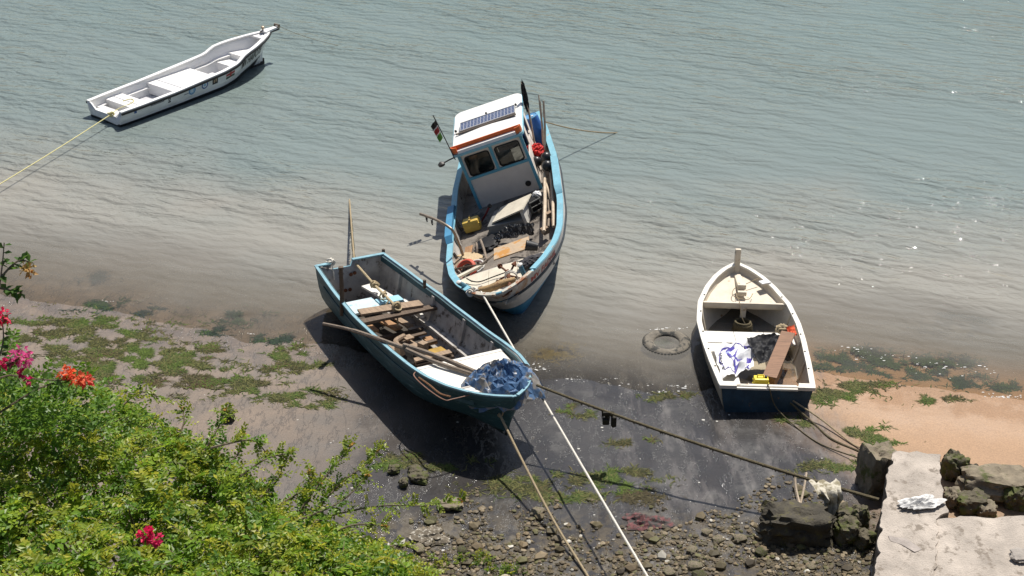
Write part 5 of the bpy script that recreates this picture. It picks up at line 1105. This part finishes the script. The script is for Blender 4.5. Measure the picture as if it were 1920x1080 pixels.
for px, py, z, s_, lb in ((1022, 432, 1.15, .17, 'small wooden block at the foot of the left long pole'), (1030, 402, 1.12, .14, 'small wooden block halfway along the long poles')):
    mb = MB(); mb.bbox(K.loc(px, py, z), (s_, s_, s_ * .9), .015, R(25)); on(K, 'wood_block', lb, 'block', mb, WOOD)
mb = MB(); mb.tube([K.loc(1037, 413, 1.12), K.loc(1039, 424, 1.12)], .05, 10); on(K, 'orange_float', 'small orange cork beside the long poles', 'float', mb, pm('orange cork', (.5, .2, .06), .7), True)
# gear on the working deck
def orient(boat): return None
jq = K.loc(889, 430, .95); jerrycan(K, (jq.x, jq.y, .95), (.27, .42, .30), R(-4), YEL, 'jerrycan', 'tan yellow jerrycan in the shade at the fishing boat low side', pm('jerry cap', (.5, .33, .1), .5))
lv = thing('gear_lever', 'red lever with a black knob in front of the wheelhouse', 'lever', K.M @ Matrix.Translation(K.loc(903, 415, .95)))
lt = K.loc(918, 386, 1.38) - K.loc(903, 415, .95); mb = MB(); mb.tube([(0, 0, 0), lt * .5 + Vector((0, .02, 0)), lt], .025, 7); mb.build('shaft', pm('dark red paint', (.16, .015, .02), .5), lv, smooth=True)
mb = MB(); mb.lathe([(.055 * math.sin(a), -.055 * math.cos(a)) for a in np.linspace(0.01, 3.13, 9)], lt, 12); mb.build('knob', BLACKR, lv, smooth=True)
hb = K.loc(958, 418, .95); hr = R(-14)
hat = thing('hatch_box', 'grey hatch box with a cream board leaning on it', 'hatch', K.M @ Matrix.Translation((hb.x, hb.y, .94)) @ Matrix.Rotation(hr, 4, 'Z'))
mb = MB(); mb.bbox((0, 0, .12), (.78, .92, .24), .02); mb.build('coaming', pm('grey hatch paint', (.22, .215, .20), .7, .2, 4, .3), hat)
mb = MB(); mb.bar((-.05, -.30, .27), (.02, .62, .50), .72, .035, (0, 0, 1)); mb.build('leaning_board', FDK, hat)
mb = MB(); mb.box((.0, .5, .24), (.6, .08, .42)); mb.build('board_prop', OFFW, hat)
nc = cloth(K, [(925, 452), (950, 425), (1002, 420), (1002, 440)], (1.0, 1.22, 1.3, 1.0), 20, 20, .10, 2.4, fr=5.)
mb = MB(); mb.grid(nc, 40, 30); on(K, 'black_net', 'black and white crumpled netting below the leaning board', 'net', mb, pm('black white net', (.03, .03, .032), .6, .4, 9, .3, wear=((.5, .48, .44), .53, 7.), stretch=(1, 5, 1)), True)
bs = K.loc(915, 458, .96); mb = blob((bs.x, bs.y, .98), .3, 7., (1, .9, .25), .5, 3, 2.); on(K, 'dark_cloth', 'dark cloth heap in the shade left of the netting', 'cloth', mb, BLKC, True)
cr = thing('wire_crate', 'small grey wire crate at the end of the leaning board', 'crate', K.M @ Matrix.Translation(K.loc(1004, 390, 1.05)) @ Matrix.Rotation(R(25), 4, 'Z'))
mb = MB()
for z in (0, .14, .28):
    for a, b in (((-.19, -.15), (.19, -.15)), ((.19, -.15), (.19, .15)), ((.19, .15), (-.19, .15)), ((-.19, .15), (-.19, -.15))): mb.tube([(*a, z), (*b, z)], .011, 5)
for i in range(6):
    x = -.19 + .38 * i / 5
    for y in (-.15, .15): mb.tube([(x, y, 0), (x, y, .28)], .008, 5)
mb.build('wire_frame', pm('dull grey wire', (.30, .30, .28), .5, .1, 5, 0, metal=.5), cr); mb = MB(); mb.box((0, 0, .02), (.36, .28, .02)); mb.box((0, 0, .14), (.30, .24, .2)); mb.build('contents', BLACKR, cr)
mb = blob(K.loc(1006, 366, 1.2), .10, 2., (1, 1, .9), .4, 3, 3.); on(K, 'white_bag', 'small white bag above the wire crate', 'bag', mb, WHC, True)
on(K, 'plywood_sheet', 'orange stained plywood sheet lying across the foredeck edge', 'plywood', quadp(K, [(926, 487), (926, 466), (991, 443), (993, 464)], 1.36, .03), pm('stained plywood', (.48, .36, .24), .65, .15, 3, .2, wear=((.50, .24, .06), .50, 2.2)))
q = K.loc(1000, 462, 1.36); bu = thing('bucket', 'black bucket lying by the right rail of the fishing boat', 'bucket', K.M @ Matrix.Translation(q) @ Matrix.Rotation(R(60), 4, 'X'))
mb = MB(); mb.lathe([(.0, 0), (.09, 0), (.125, .26), (.13, .26), (.13, .275), (.112, .27), (.085, .015), (.0, .012)], (0, 0, -.1), 18); mb.build('body', pm('black bucket plastic', (.025, .025, .027), .5), bu, smooth=True)
mb = blob(K.loc(1000, 489, 1.42), .17, 5.5, (1.0, 1.7, .5), .55, 4, 2.6); on(K, 'dark_jacket', 'dark grey jacket crumpled by the right bow rail', 'jacket', mb, pm('charcoal cloth', (.045, .042, .046), .8, .3, 9, .4), True)
# anchor
an = thing('anchor', 'rusty grapnel anchor hung over the bow of the fishing boat', 'anchor', K.M @ Matrix.Translation(K.loc(956, 532, 1.5)))
def av(px, py, z): return K.loc(px, py, z) - K.loc(956, 532, 1.5)
mb = MB(); mb.tube([av(952, 508, 1.55), av(957, 545, 1.62)], .045, 8); mb.build('shank', RUST, an, smooth=True)
for pts in ([(953, 512, 1.55), (945, 505, 1.6), (936, 498, 1.62)], [(955, 512, 1.55), (960, 504, 1.62), (965, 494, 1.68)], [(955, 517, 1.55), (968, 520, 1.55), (982, 524, 1.5)], [(951, 518, 1.55), (941, 522, 1.5), (932, 530, 1.45)], [(957, 543, 1.62), (953, 550, 1.6), (947, 553, 1.58), (942, 551, 1.6)]):
    mb = MB(); ps = [av(*a) for a in pts]; mb.tube(through(ps, 4), .024, 7); e = ps[-1]; d = (ps[-1] - ps[-2]).normalized(); mb.lathe([(.065, -.05), (.05, .0), (.0, .07)], e, 8, d.to_track_quat('Z', 'Y').to_matrix()); mb.build('fluke', RUST, an, smooth=True)
mb = MB(); torus(mb, av(958, 518, 1.6), .13, .018, Matrix.Rotation(R(75), 3, 'Y'), n=20, k=6); torus(mb, av(959, 522, 1.6), .14, .018, Matrix.Rotation(R(70), 3, 'Y'), n=20, k=6); mb.build('rope_turns', ROPEW, an, smooth=True)
mb = MB(); mb.tube([K.loc(898, 545, 1.66), K.loc(918, 541, 1.66), K.loc(940, 532, 1.64), K.loc(966, 524, 1.6)], [.07, .085, .09, .06], 10); part(K, 'bow_roller', mb, pm('rust stained wood', (.34, .22, .10), .7, .35, 6, .4, wear=((.16, .06, .03), .55, 5.)), True)
for px, py, z0, hgt, ln in ((985, 521, 1.40, .34, (.0, .0)), (881, 541, 1.50, .30, (.15, -.14))):
    q = K.loc(px, py, z0); mb = MB(); mb.tube([q, q + Vector((ln[0], ln[1], hgt))], .055, 10); bo = part(K, 'mooring_post', mb, pm('blue grey post paint', (.10, .22, .28), .6, .25, 6, .3), True)
    mb = MB(); e = q + Vector((ln[0], ln[1], hgt)); mb.lathe([(.06, 0), (.065, .03), (.04, .05), (0, .055)], e, 12); part(K, 'post_cap', mb, OFFW, True, parent=bo)
mb = MB()
for k in range(7): torus(mb, K.loc(888, 546, 1.66) + Vector((rng.uniform(-.05, .05), rng.uniform(-.10, .16), rng.uniform(-.03, .03))), .07, .024, Matrix.Rotation(rng.uniform(0, 3), 3, 'X') @ Matrix.Rotation(rng.uniform(0, 3), 3, 'Y'), n=12, k=6)
on(K, 'rope_knot', 'rope turns made fast on the fishing boat bow', 'rope', mb, ROPEW, True)
mb = MB(); q = K.loc(874, 508, 1.18); torus(mb, q, .24, .06, Matrix.Rotation(R(35), 3, 'Y') @ Matrix.Rotation(R(20), 3, 'X'), n=26, k=9); on(K, 'life_ring', 'red orange life ring tucked at the low side of the bow', 'life ring', mb, pm('faded red orange', (.52, .085, .045), .6, .15, 5, .2), True)
mb = MB(); q = K.loc(892, 500, 1.22); torus(mb, q, .2, .03, Matrix.Rotation(R(15), 3, 'Y'), n=22, k=7, a0=R(10), a1=R(200)); on(K, 'white_hose', 'curved dirty white hose beside the life ring', 'hose', mb, OFFW, True)
# timber and sticks at the low side of the bow
def ktim(name, label, a, b, w, th, mat, cat='plank'):
    mb = MB(); mb.bar(K.loc(*a), K.loc(*b), w, th); return on(K, name, label, cat, mb, mat)
lp = [K.loc(x, y, 1.25) for x, y in ((856, 479), (872, 473), (892, 473), (908, 480), (900, 486), (885, 488), (868, 483))]; mb = MB().prism([(q.x, q.y) for q in lp], 1.22, 1.25); on(K, 'pointed_board', 'pale pointed board lying at the low side of the foredeck', 'plank', mb, pm('pale plywood', (.56, .42, .25), .7, .15, 4, .2, stretch=(1, 6, 1)))
ktim('square_board', 'small orange tan board behind the pale pointed board', (872, 471, 1.22), (888, 466, 1.22), .35, .03, WOODO)
ktim('timber_length', 'left of two short timbers beside the low side rail', (853, 503, 1.18), (862, 487, 1.18), .12, .08, WOOD); ktim('timber_length', 'right of two short timbers beside the low side rail', (859, 507, 1.18), (869, 489, 1.18), .12, .08, pm('pale timber', (.45, .35, .26), .75, .2, 5, .3))
ktim('long_batten', 'long cream batten along the low edge of the foredeck', (858, 520, 1.36), (904, 497, 1.36), .10, .05, FDK)
for k, (a, b, r_, lb) in enumerate((((848, 506, 1.3), (905, 496, 1.38), .025, 'dark stick lying across the life ring'), ((901, 450, 1.25), (912, 486, 1.3), .03, 'pinkish grey stick leaning by the plywood'), ((893, 456, 1.35), (894, 473, 1.25), .03, 'short upright stick stub behind the pointed board'), ((889, 458, 1.3), (886, 474, 1.25), .025, 'pale short stick standing on the pointed board'), ((905, 495, 1.3), (924, 478, 1.3), .035, 'twisted branch joining the foredeck and plywood'), ((897, 486, 1.2), (912, 491, 1.2), .04, 'thick grey stick lying below the twisted branch'))):
    mb = MB(); A, Bq = K.loc(*a), K.loc(*b); mb.tube(through([A, A.lerp(Bq, .5) + Vector((.03, .02, .03)), Bq], 5), r_, 7); on(K, 'loose_stick', lb, 'stick', mb, STICK if k else WOODD, True)
mb = MB(); mb.tube(through([K.loc(885, 528, 1.42), K.loc(875, 522, 1.40), K.loc(885, 527, 1.38), K.loc(900, 528, 1.37), K.loc(925, 519, 1.37), K.loc(950, 510, 1.4)]), .014, 6); mb.tube(through([K.loc(957, 484, 1.36), K.loc(968, 482, 1.37), K.loc(983, 484, 1.37)]), .016, 6); on(K, 'thin_cable', 'thin dark cable curling over the cream foredeck', 'cable', mb, BLACKR, True)
# bent pipe davit over the low side
dv = thing('pipe_davit', 'bent rusty pipe reaching out over the low side of the fishing boat', 'davit', K.M @ Matrix.Translation(K.loc(872, 489, 1.1)))
dq = lambda px, py, z: K.loc(px, py, z) - K.loc(872, 489, 1.1)
mb = MB(); mb.tube(through([dq(872, 489, 1.1), dq(862, 462, 1.5), dq(851, 436, 1.95), dq(842, 426, 2.1), dq(820, 413, 2.2), dq(788, 401, 2.25)], 6), .033, 9); mb.build('pipe', STEEL, dv, smooth=True)
for px, py in ((800, 410), (810, 416)):
    mb = MB(); torus(mb, dq(px, py, 2.15), .07, .016, Matrix.Rotation(R(80), 3, 'X'), n=14, k=6); mb.tube([dq(px, py - 6, 2.22), dq(px, py, 2.12)], .02, 6); mb.build('shackle', BLACKR, dv, smooth=True)

# ================================================================== ropes between the boats and the shore
W0 = K.w(K.loc(902, 547, 1.70)); W1 = G(1290, 1209, 1.25)
mb = MB(); mb.tube(catline(W0, W1, .04, 30), .022, 7); single('white_mooring_rope', 'taut white mooring rope from the fishing boat bow down to the shore', 'rope', mb, ROPEW, smooth=True)
R0 = B.w((7.46, -.2, .66)); pr = [R0, G(985, 862, .42), G(1040, 980, .55)]; e1 = gpt(1100, 1080); e2 = gpt(1135, 1140)
mb = MB(); mb.tube(through([R0, R0.lerp(G(1040, 980, .50), .45) + Vector((0, 0, -.04)), G(1040, 980, .52), e1 + Vector((0, 0, .03)), e2 + Vector((0, 0, .03))], 10), .024, 7); single('bow_rope', 'tan rope hanging from the blue boat stem to the rubble', 'rope', mb, ROPEB, smooth=True)
D0 = B.w(B.loc(1006, 722, 1.05)); D1 = G(1648, 937, .95)
dpts = catline(D0, D1, .10, 40); mb = MB(); mb.tube(dpts, [.026 + .008 * max(0, t / 40 - .1) for t in range(41)], 7)
do = single('dark_mooring_rope', 'long dark weedy rope from the blue boat bow to the quay', 'rope', mb, ROPED, smooth=True)
wv2, wf2, wc2 = [], [], []; fringe(dpts, 260, .06, [(.06, .05, .02), (.04, .04, .02)], wv2, wf2, wc2, .1, 1.); fringe(dpts, 60, .22, [(.03, .03, .015)], wv2, wf2, wc2, .205, .225)
o2 = raw('weed_fringe', wv2, wf2, color_mat('dark rope weed', .7), wc2); o2.data.transform(do.matrix_world.inverted()); o2.parent = do
ck = dpts[9]
mb = MB(); mb.bbox(ck + Vector((-.05, 0, -.20)), (.13, .10, .12), .02); mb.bbox(ck + Vector((.10, .02, -.22)), (.09, .09, .22), .02, R(20)); mb.tube([ck, ck + Vector((-.04, 0, -.18))], .02, 6); mb.tube([ck, ck + Vector((.08, .02, -.14))], .02, 6); mb.bbox(ck + Vector((0, 0, -.02)), (.22, .07, .07), .02)
single('weed_clump', 'dark clump of weed hanging on the long mooring rope', 'weed', mb, pm('black weed', (.025, .022, .015), .8, .4, 12, .8))
Y0 = P.w((0.0, -.28, .30)); Y1 = G(-330, 530, .4)
mb = MB(); mb.tube(catline(Y0, Y1, .12, 30), .015, 6); yo = single('yellow_mooring_rope', 'yellow rope leading from the white boat stern off to the left', 'rope', mb, ROPEY, smooth=True)
mb = MB()
for k in range(5): torus(mb, P.w((.02, -.28, .30)) + Vector((rng.uniform(-.05, .05), rng.uniform(-.05, .05), rng.uniform(-.03, .03))), .06, .02, Matrix.Rotation(rng.uniform(0, 3), 3, 'X') @ Matrix.Rotation(rng.uniform(0, 3), 3, 'Y'), n=12, k=6)
mb.tube(through([P.w((.02, -.28, .3)), P.w((.4, -.1, .3)), P.w((.75, -.2, .38)), P.w((1.0, -.1, .38)), P.w((1.05, .1, .38)), P.w((.8, .15, .38))]), .013, 5)
single('rope_knot', 'yellow rope knot on the white boat transom', 'rope', mb, ROPEY, smooth=True)
mb = MB(); mb.tube(catline(P.w((6.95, 0, 1.12)), G(640, 86, -.05), .08, 20), .007, 5); single('anchor_line', 'thin anchor line from the white boat bow into the water', 'rope', mb, ROPEB, smooth=True)
mb = MB(); mb.tube(catline(K.w((.3, .9, 1.5)), G(1160, 249, -.03), .12, 20), .018, 6); single('stern_line', 'pale stern line of the fishing boat running right into the water', 'rope', mb, ROPEB, smooth=True)
def shore_rope(name, label, pts, r_, mat):
    mb = MB(); mb.tube(through(pts, 8), r_, 6); return single(name, label, 'rope', mb, mat, smooth=True)
g_ = lambda px, py, dz=.02: gpt(px, py) + Vector((0, 0, dz))
shore_rope('dinghy_rope', 'upper rope from the dinghy stern to the square boulder', [D.w((-.03, -.55, .35)), g_(1540, 795, .1), g_(1600, 835), g_(1628, 850, .1)], .018, ROPEB)
shore_rope('dinghy_rope', 'weedy lower rope from the dinghy stern along the sand to the boulder', [D.w((-.03, -.5, .3)), g_(1525, 795), g_(1560, 825), g_(1612, 848)], .02, ROPED)
shore_rope('dinghy_line', 'dark line hanging over the dinghy transom to the mud and the boulder', [D.w((.3, -.25, .3)), D.w((.05, -.02, .66)), D.w((-.08, -.05, .6)), D.w((-.14, -.2, .25)), g_(1490, 800), g_(1540, 835), g_(1612, 868, .1)], .014, ROPED)
shore_rope('cane', 'left of two pale canes stuck in the mud by the fallen block', [g_(1503, 960, .0), g_(1490, 938, .25), g_(1486, 925, .45)], .03, POLE); shore_rope('cane', 'right of two pale canes stuck in the mud by the fallen block', [g_(1500, 950, 0), g_(1506, 930, .2), g_(1509, 915, .35)], .022, POLE)
# rags
mb = MB(); rc = dpts[34]
def rag_fn(u, v):
    a = u * 2 * math.pi; top_ = .16; L_ = .85
    x = (u - .5) * .55 * (1 - .55 * v) + .10 * noise.noise(Vector((u * 5, v * 3, 1))) + .12 * v
    y = .09 * noise.noise(Vector((u * 7, v * 4, 7))) + .06 * math.sin(u * 16) * (1 - .4 * v) - .34 * min(v, .35) / .35
    return rc + Vector((x, y, .06 - max(0, v - .28) / .72 * L_ * (.35 + .65 * max(0, 1 - 2 * abs(u - .62)))))
mb.grid(rag_fn, 40, 24); single('hanging_rag', 'dirty white rag hanging from the mooring rope by the quay', 'rag', mb, pm('dirty white rag', (.50, .46, .37), .85, .2, 6, .5, wear=((.22, .19, .12), .52, 4.)), smooth=True)
c0 = G(1722, 947, QZ + .03); mb = MB()
def qrag(u, v):
    a_ = u * 2 * math.pi; rr = v * (1 + .55 * noise.noise(Vector((math.cos(a_) * 1.6, math.sin(a_) * 1.6, 4.4))) + .2 * noise.noise(Vector((math.cos(a_) * 5, math.sin(a_) * 5, 1)))); x, y = math.cos(a_) * rr * .42, math.sin(a_) * rr * .2; return c0 + Vector((x * .97 + y * .1, x * .22 + y, .035 + .06 * (1 - 2.4 * abs(noise.noise(Vector((x * 5, y * 14, 3))))) * (1 - v ** 3) + .012 * noise.noise(Vector((x * 16, y * 30, 3)))))
mb.grid(qrag, 60, 20); single('rag_on_quay', 'grey white rag crumpled on the concrete quay', 'rag', mb, pm('grey white rag', (.58, .57, .55), .85, .2, 6, .3, wear=((.30, .26, .2), .66, 4.)), smooth=True)
rc2 = gpt(1215, 978); mb = MB()
def net_fn(u, v):
    a_ = u * 2 * math.pi; rr = v * (1 + .6 * noise.noise(Vector((math.cos(a_) * 1.4, math.sin(a_) * 1.4, 7.4))) + .25 * noise.noise(Vector((math.cos(a_) * 5, math.sin(a_) * 5, 1)))); x, y = rc2.x + math.cos(a_) * rr * .42, rc2.y + math.sin(a_) * rr * .3
    return Vector((x, y, ground(x, y) + .015 + .09 * max(0, 1 - 2.2 * abs(noise.noise(Vector((x * 5, y * 9, 8))))) * (1 - v ** 2)))
mb.grid(net_fn, 60, 18); single('red_net', 'dull red netting lying in the rubble', 'net', mb, pm('dull red netting', (.15, .06, .06), .9, .5, 14, .6, wear=((.07, .062, .058), .47, 9.)), smooth=True)
#PART6
# ================================================================== shrubs on the bank below the viewpoint
class Leaves:
    def __init__(s): s.v = []; s.f = []; s.c = []
    def leaf(s, p, d, n, ln, w, col):
        y = d.cross(n).normalized() * w; up = n.normalized() * (w * .35); o = len(s.v)
        s.v += [p, p + d * ln * .45 + y + up, p + d * ln - up * .6, p + d * ln * .45 - y + up]
        s.f += [(o, o + 1, o + 2), (o, o + 2, o + 3)]; s.c += [(*col, 1)] * 4
    def spray(s, p, d, ln, nleaf, size, tone, tip):
        """twig with leaves set alternately, young and paler towards the tip"""
        d = d.normalized(); side = d.cross(Vector((0, 0, 1))); side = side.normalized() if side.length > .05 else Vector((1, 0, 0)); n0 = side.cross(d).normalized()
        pts = []
        for i in range(nleaf):
            t = (i + .5) / nleaf; q = p + d * ln * t - Vector((0, 0, 1)) * ln * .22 * t * t; pts.append(q)
            sg = 1 if i % 2 else -1; ld = (side * sg * rng.uniform(.7, 1.1) + d * rng.uniform(.25, .8) + Vector((0, 0, rng.uniform(-.35, .25)))).normalized()
            nn = (n0 + Vector((rng.uniform(-.6, .6), rng.uniform(-.6, .6), rng.uniform(-.2, .5)))).normalized(); k = t ** 1.6
            g = rng.uniform(.75, 1.25); col = tuple((a * (1 - k) + b * k) * g for a, b in zip(tone, tip)); s.leaf(q, ld, nn, size * rng.uniform(.7, 1.2) * (1 - .35 * k), size * .30 * (1 - .3 * k), col)
        return pts
LEAFM = color_mat('shrub leaves', .42, .45, .35); TWIG = pm('grey brown twig', (.15, .115, .075), .85, .25, 12, .4)
def tones():
    r_ = rng.random()
    if r_ < .22: return (.06, .135, .015), (.13, .24, .022)
    if r_ < .62: return (.12, .24, .02), (.31, .40, .035)
    return (.17, .25, .022), (.44, .42, .045)
OUT = [(-200, 640), (0, 700), (60, 738), (150, 738), (200, 727), (262, 757), (330, 808), (395, 826), (440, 872), (500, 915), (545, 970), (640, 992), (700, 1020), (760, 1055), (850, 1110)]
def otop(px): return float(np.interp(px, [a for a, _ in OUT], [b for _, b in OUT]))
def bdist(px, py): return 14.2 + 3.4 * (1080 - py) / 380 + .55 * noise.noise(Vector((px / 120, py / 90, 2))) + .28 * noise.noise(Vector((px / 45, py / 38, 6)))
root = AT(260, 1250, 16.5); root.z = ground(root.x, root.y)
shrub = thing('green_shrub', 'dense bright green shrub filling the lower left corner', 'shrub', Matrix.Translation(root)); LV = Leaves(); tw = MB()
n = 0
while n < 6000:
    px = rng.uniform(-170, 840); py = otop(px) + 6 + (1210 - otop(px)) * rng.random() ** 1.15
    if py > 1210: continue
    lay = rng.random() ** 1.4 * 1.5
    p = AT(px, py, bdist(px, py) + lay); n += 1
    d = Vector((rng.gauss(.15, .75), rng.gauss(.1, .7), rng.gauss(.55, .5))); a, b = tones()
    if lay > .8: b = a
    ln = rng.uniform(.22, .42); pts = LV.spray(p - d.normalized() * ln * .5, d, ln, rng.randint(10, 17), rng.choice((.05, .06, .075, .10)), a, b)
    if n % 4 == 0: tw.tube([pts[0], pts[len(pts) // 2], pts[-1]], .004, 4)
SHOOTS = [([(470, 1000), (560, 985), (640, 962), (720, 948), (800, 948), (868, 938)], 15.6, 46), ([(540, 990), (585, 925), (630, 870), (660, 835)], 15.6, 34), ([(590, 960), (640, 905), (690, 868), (712, 842)], 15.7, 30), ([(560, 985), (580, 930), (583, 885)], 15.6, 22),
          ([(560, 975), (640, 940), (690, 890)], 15.5, 26), ([(380, 850), (410, 800), (425, 770)], 16.2, 20), ([(395, 840), (470, 825), (500, 850)], 16., 20), ([(440, 900), (500, 860), (545, 850)], 15.9, 22), ([(230, 760), (262, 735), (300, 745)], 16.9, 20), ([(500, 960), (560, 925), (600, 905)], 15.8, 24), ([(600, 1010), (660, 985), (720, 985)], 15.2, 22),
          ([(620, 1050), (700, 1030), (760, 1020)], 14.9, 24), ([(660, 1080), (760, 1062), (810, 1072)], 14.7, 22), ([(330, 830), (345, 790), (340, 765)], 16.5, 16), ([(420, 880), (450, 845), (455, 815)], 16.2, 16), ([(480, 940), (520, 900), (530, 870)], 15.9, 18), ([(520, 1000), (600, 975), (650, 1000)], 15.4, 22)]
for pts, dist, m_ in SHOOTS:
    P3 = through([AT(x, y, dist + .25 * i / len(pts)) for i, (x, y) in enumerate(pts)], 6); tw.tube(P3, [.013 - .009 * i / len(P3) for i in range(len(P3))], 5)
    for k in range(m_):
        t = (k + 1) / m_; i = min(int(t * (len(P3) - 1)), len(P3) - 2); q = P3[i].lerp(P3[i + 1], t * (len(P3) - 1) - i); ax = (P3[i + 1] - P3[i]).normalized()
        d = ax * .6 + Vector((rng.gauss(0, .6), rng.gauss(0, .6), rng.gauss(.2, .6))); a, b = tones()
        if t > .6: a = (.14, .22, .025); b = (.34, .36, .05)
        LV.spray(q, d, rng.uniform(.12, .24) * (1.1 - .4 * t), rng.randint(7, 11), rng.uniform(.045, .065), a, b)
    if rng.random() < .8:
        e = P3[-1]
        for _ in range(6): LV.leaf(e, Vector((rng.gauss(0, 1), rng.gauss(0, 1), rng.gauss(.3, .6))).normalized(), Vector((0, 0, 1)), .05, .014, (.45, .26, .06))
for _ in range(34):
    px = rng.uniform(-60, 620); py = max(otop(px) + 60, rng.uniform(800, 1150)); tip_ = AT(px, py, bdist(px, py) + .3); mid = root.lerp(tip_, .5) + Vector((rng.uniform(-.4, .4), rng.uniform(-.2, .4), .5)); tw.tube(through([root + Vector((rng.uniform(-.3, .3), rng.uniform(-.2, .2), 0)), mid, tip_], 6), [.03 - .0018 * i for i in range(13)], 5)
o = raw('foliage', [q - root for q in LV.v], LV.f, LEAFM, LV.c, shrub); o = tw.build('branches', TWIG, smooth=True); o.data.transform(Matrix.Translation(-root)); o.parent = shrub
# bougainvillea along the left edge
rt = AT(-120, 1000, 16.5); rt.z = ground(rt.x, rt.y)
bou = thing('bougainvillea', 'flowering bougainvillea rising at the left edge behind the green shrub', 'shrub', Matrix.Translation(rt)); LV = Leaves(); tw = MB()
def stem(pts, dist, r0=.012):
    P3 = through([AT(x, y, dist) if not isinstance(x, Vector) else x for x, y in pts], 6); tw.tube(P3, [r0 * (1 - .6 * i / len(P3)) for i in range(len(P3))], 5); return P3
BG = [([(-60, 900), (-30, 700), (-5, 560), (4, 500), (8, 455)], 14.6), ([(2, 520), (20, 500), (38, 488), (58, 492)], 14.6), ([(0, 540), (20, 545), (42, 548)], 14.6), ([(-60, 800), (-10, 690), (6, 640), (4, 600)], 14.9), ([(-40, 740), (10, 705), (80, 712), (140, 712)], 15.4), ([(-40, 720), (0, 690), (36, 675)], 15.2), ([(-40, 800), (60, 735), (120, 712)], 15.6)]
for pts, dist in BG:
    P3 = stem(pts, dist); L_ = len(P3)
    for k in range(16):
        t = .25 + .75 * k / 15; i = min(int(t * (L_ - 1)), L_ - 2); q = P3[i]; d = Vector((rng.gauss(0, 1), rng.gauss(0, .8), rng.gauss(0, .8))).normalized()
        g = rng.uniform(.7, 1.2); LV.leaf(q, d, Vector((rng.gauss(0, .5), rng.gauss(0, .5), 1)).normalized(), rng.uniform(.07, .12), rng.uniform(.022, .035), (.075 * g, .15 * g, .03 * g))
for _ in range(260):
    px = rng.uniform(-90, 190); py = rng.uniform(690, 790) if px > 30 else rng.uniform(620, 790); p = AT(px, py + 25, 15.6 + rng.random()); a, b = (.085, .18, .022), (.17, .28, .03)
    LV.spray(p, Vector((rng.gauss(.2, .7), rng.gauss(0, .7), rng.gauss(.6, .4))), .3, 9, .085, a, b)
o = raw('foliage', [q - rt for q in LV.v], LV.f, LEAFM, LV.c, bou); o = tw.build('stems', TWIG, smooth=True); o.data.transform(Matrix.Translation(-rt)); o.parent = bou
FLW = [(37, 671, 15.2, .12, (.62, .10, .26), 90, 'pink flower cluster'), (4, 594, 14.9, .09, (.60, .02, .07), 60, 'crimson flower cluster at the frame edge'), (2, 684, 15.1, .06, (.55, .02, .10), 34, 'small magenta flowers'), (124, 699, 15.4, .07, (.72, .15, .05), 44, 'orange flower cluster'), (142, 711, 15.4, .075, (.74, .17, .07), 50, 'coral orange flowers'), (160, 713, 15.5, .07, (.70, .13, .08), 44, 'orange pink flowers at the cluster end'),
       (43, 700, 15.2, .035, (.55, .03, .12), 12, 'tiny magenta flower'), (52, 712, 15.2, .03, (.55, .03, .12), 10, 'tiny magenta flower'), (50, 503, 14.6, .06, (.60, .42, .16), 30, 'faded cream flowers'), (58, 512, 14.6, .035, (.55, .33, .12), 14, 'faded tan flowers'), (272, 1000, 14.35, .075, (.62, .02, .09), 50, 'crimson flowers among the green shrub'), (290, 1012, 14.35, .055, (.62, .03, .12), 34, 'crimson flowers among the green shrub')]
FM = color_mat('flower bracts', .55, .35, .25)
for px, py, dist, r_, col, n, lb in FLW:
    fv_ = Leaves(); c = AT(px, py, dist)
    for _ in range(n):
        d = Vector((rng.gauss(0, 1), rng.gauss(0, 1), rng.gauss(0, .8))).normalized(); g = rng.uniform(.7, 1.25); q = c + d * r_ * .8 * rng.random() ** .5 * Vector((1, 1, 1)).length / 1.73
        fv_.leaf(q, (d + Vector((rng.gauss(0, .5), rng.gauss(0, .5), rng.gauss(0, .5)))).normalized(), Vector((rng.gauss(0, .6), rng.gauss(0, .6), 1)).normalized(), rng.uniform(.04, .06), .022, (min(.85, col[0] * g), col[1] * g, col[2] * g))
    o = raw('flower_cluster', [q - rt for q in fv_.v], fv_.f, FM, fv_.c, bou); o['label'] = lb
# low weeds growing in the rubble
for k, (px, py, r_, n, lb) in enumerate(((890, 1052, .35, 26, 'low green weed growing in the rubble left of the tan rope'), (800, 1060, .4, 34, 'low yellow green weed in the rubble beside the big shrub'), (948, 1072, .35, 22, 'low sparse weed at the bottom edge of the rubble'), (730, 1052, .4, 30, 'low weed between the barnacle rock and the big shrub'))):
    c = gpt(px, py); w_ = thing('low_weed', lb, 'weed', Matrix.Translation(c)); LV = Leaves(); st = MB()
    for _ in range(n):
        a = rng.uniform(0, 6.28); q = Vector((math.cos(a), math.sin(a) * .6, 0)) * r_ * rng.random() ** .6; d = Vector((rng.gauss(0, .5), rng.gauss(0, .5), 1)); A_, B_ = tones(); ln = rng.uniform(.12, .28); ps = LV.spray(q, d, ln, 9, .06, A_, B_); st.tube([Vector((0, 0, 0)), q, ps[-1]], .004, 4)
    raw('foliage', LV.v, LV.f, LEAFM, LV.c, w_); st.build('stems', TWIG, w_)
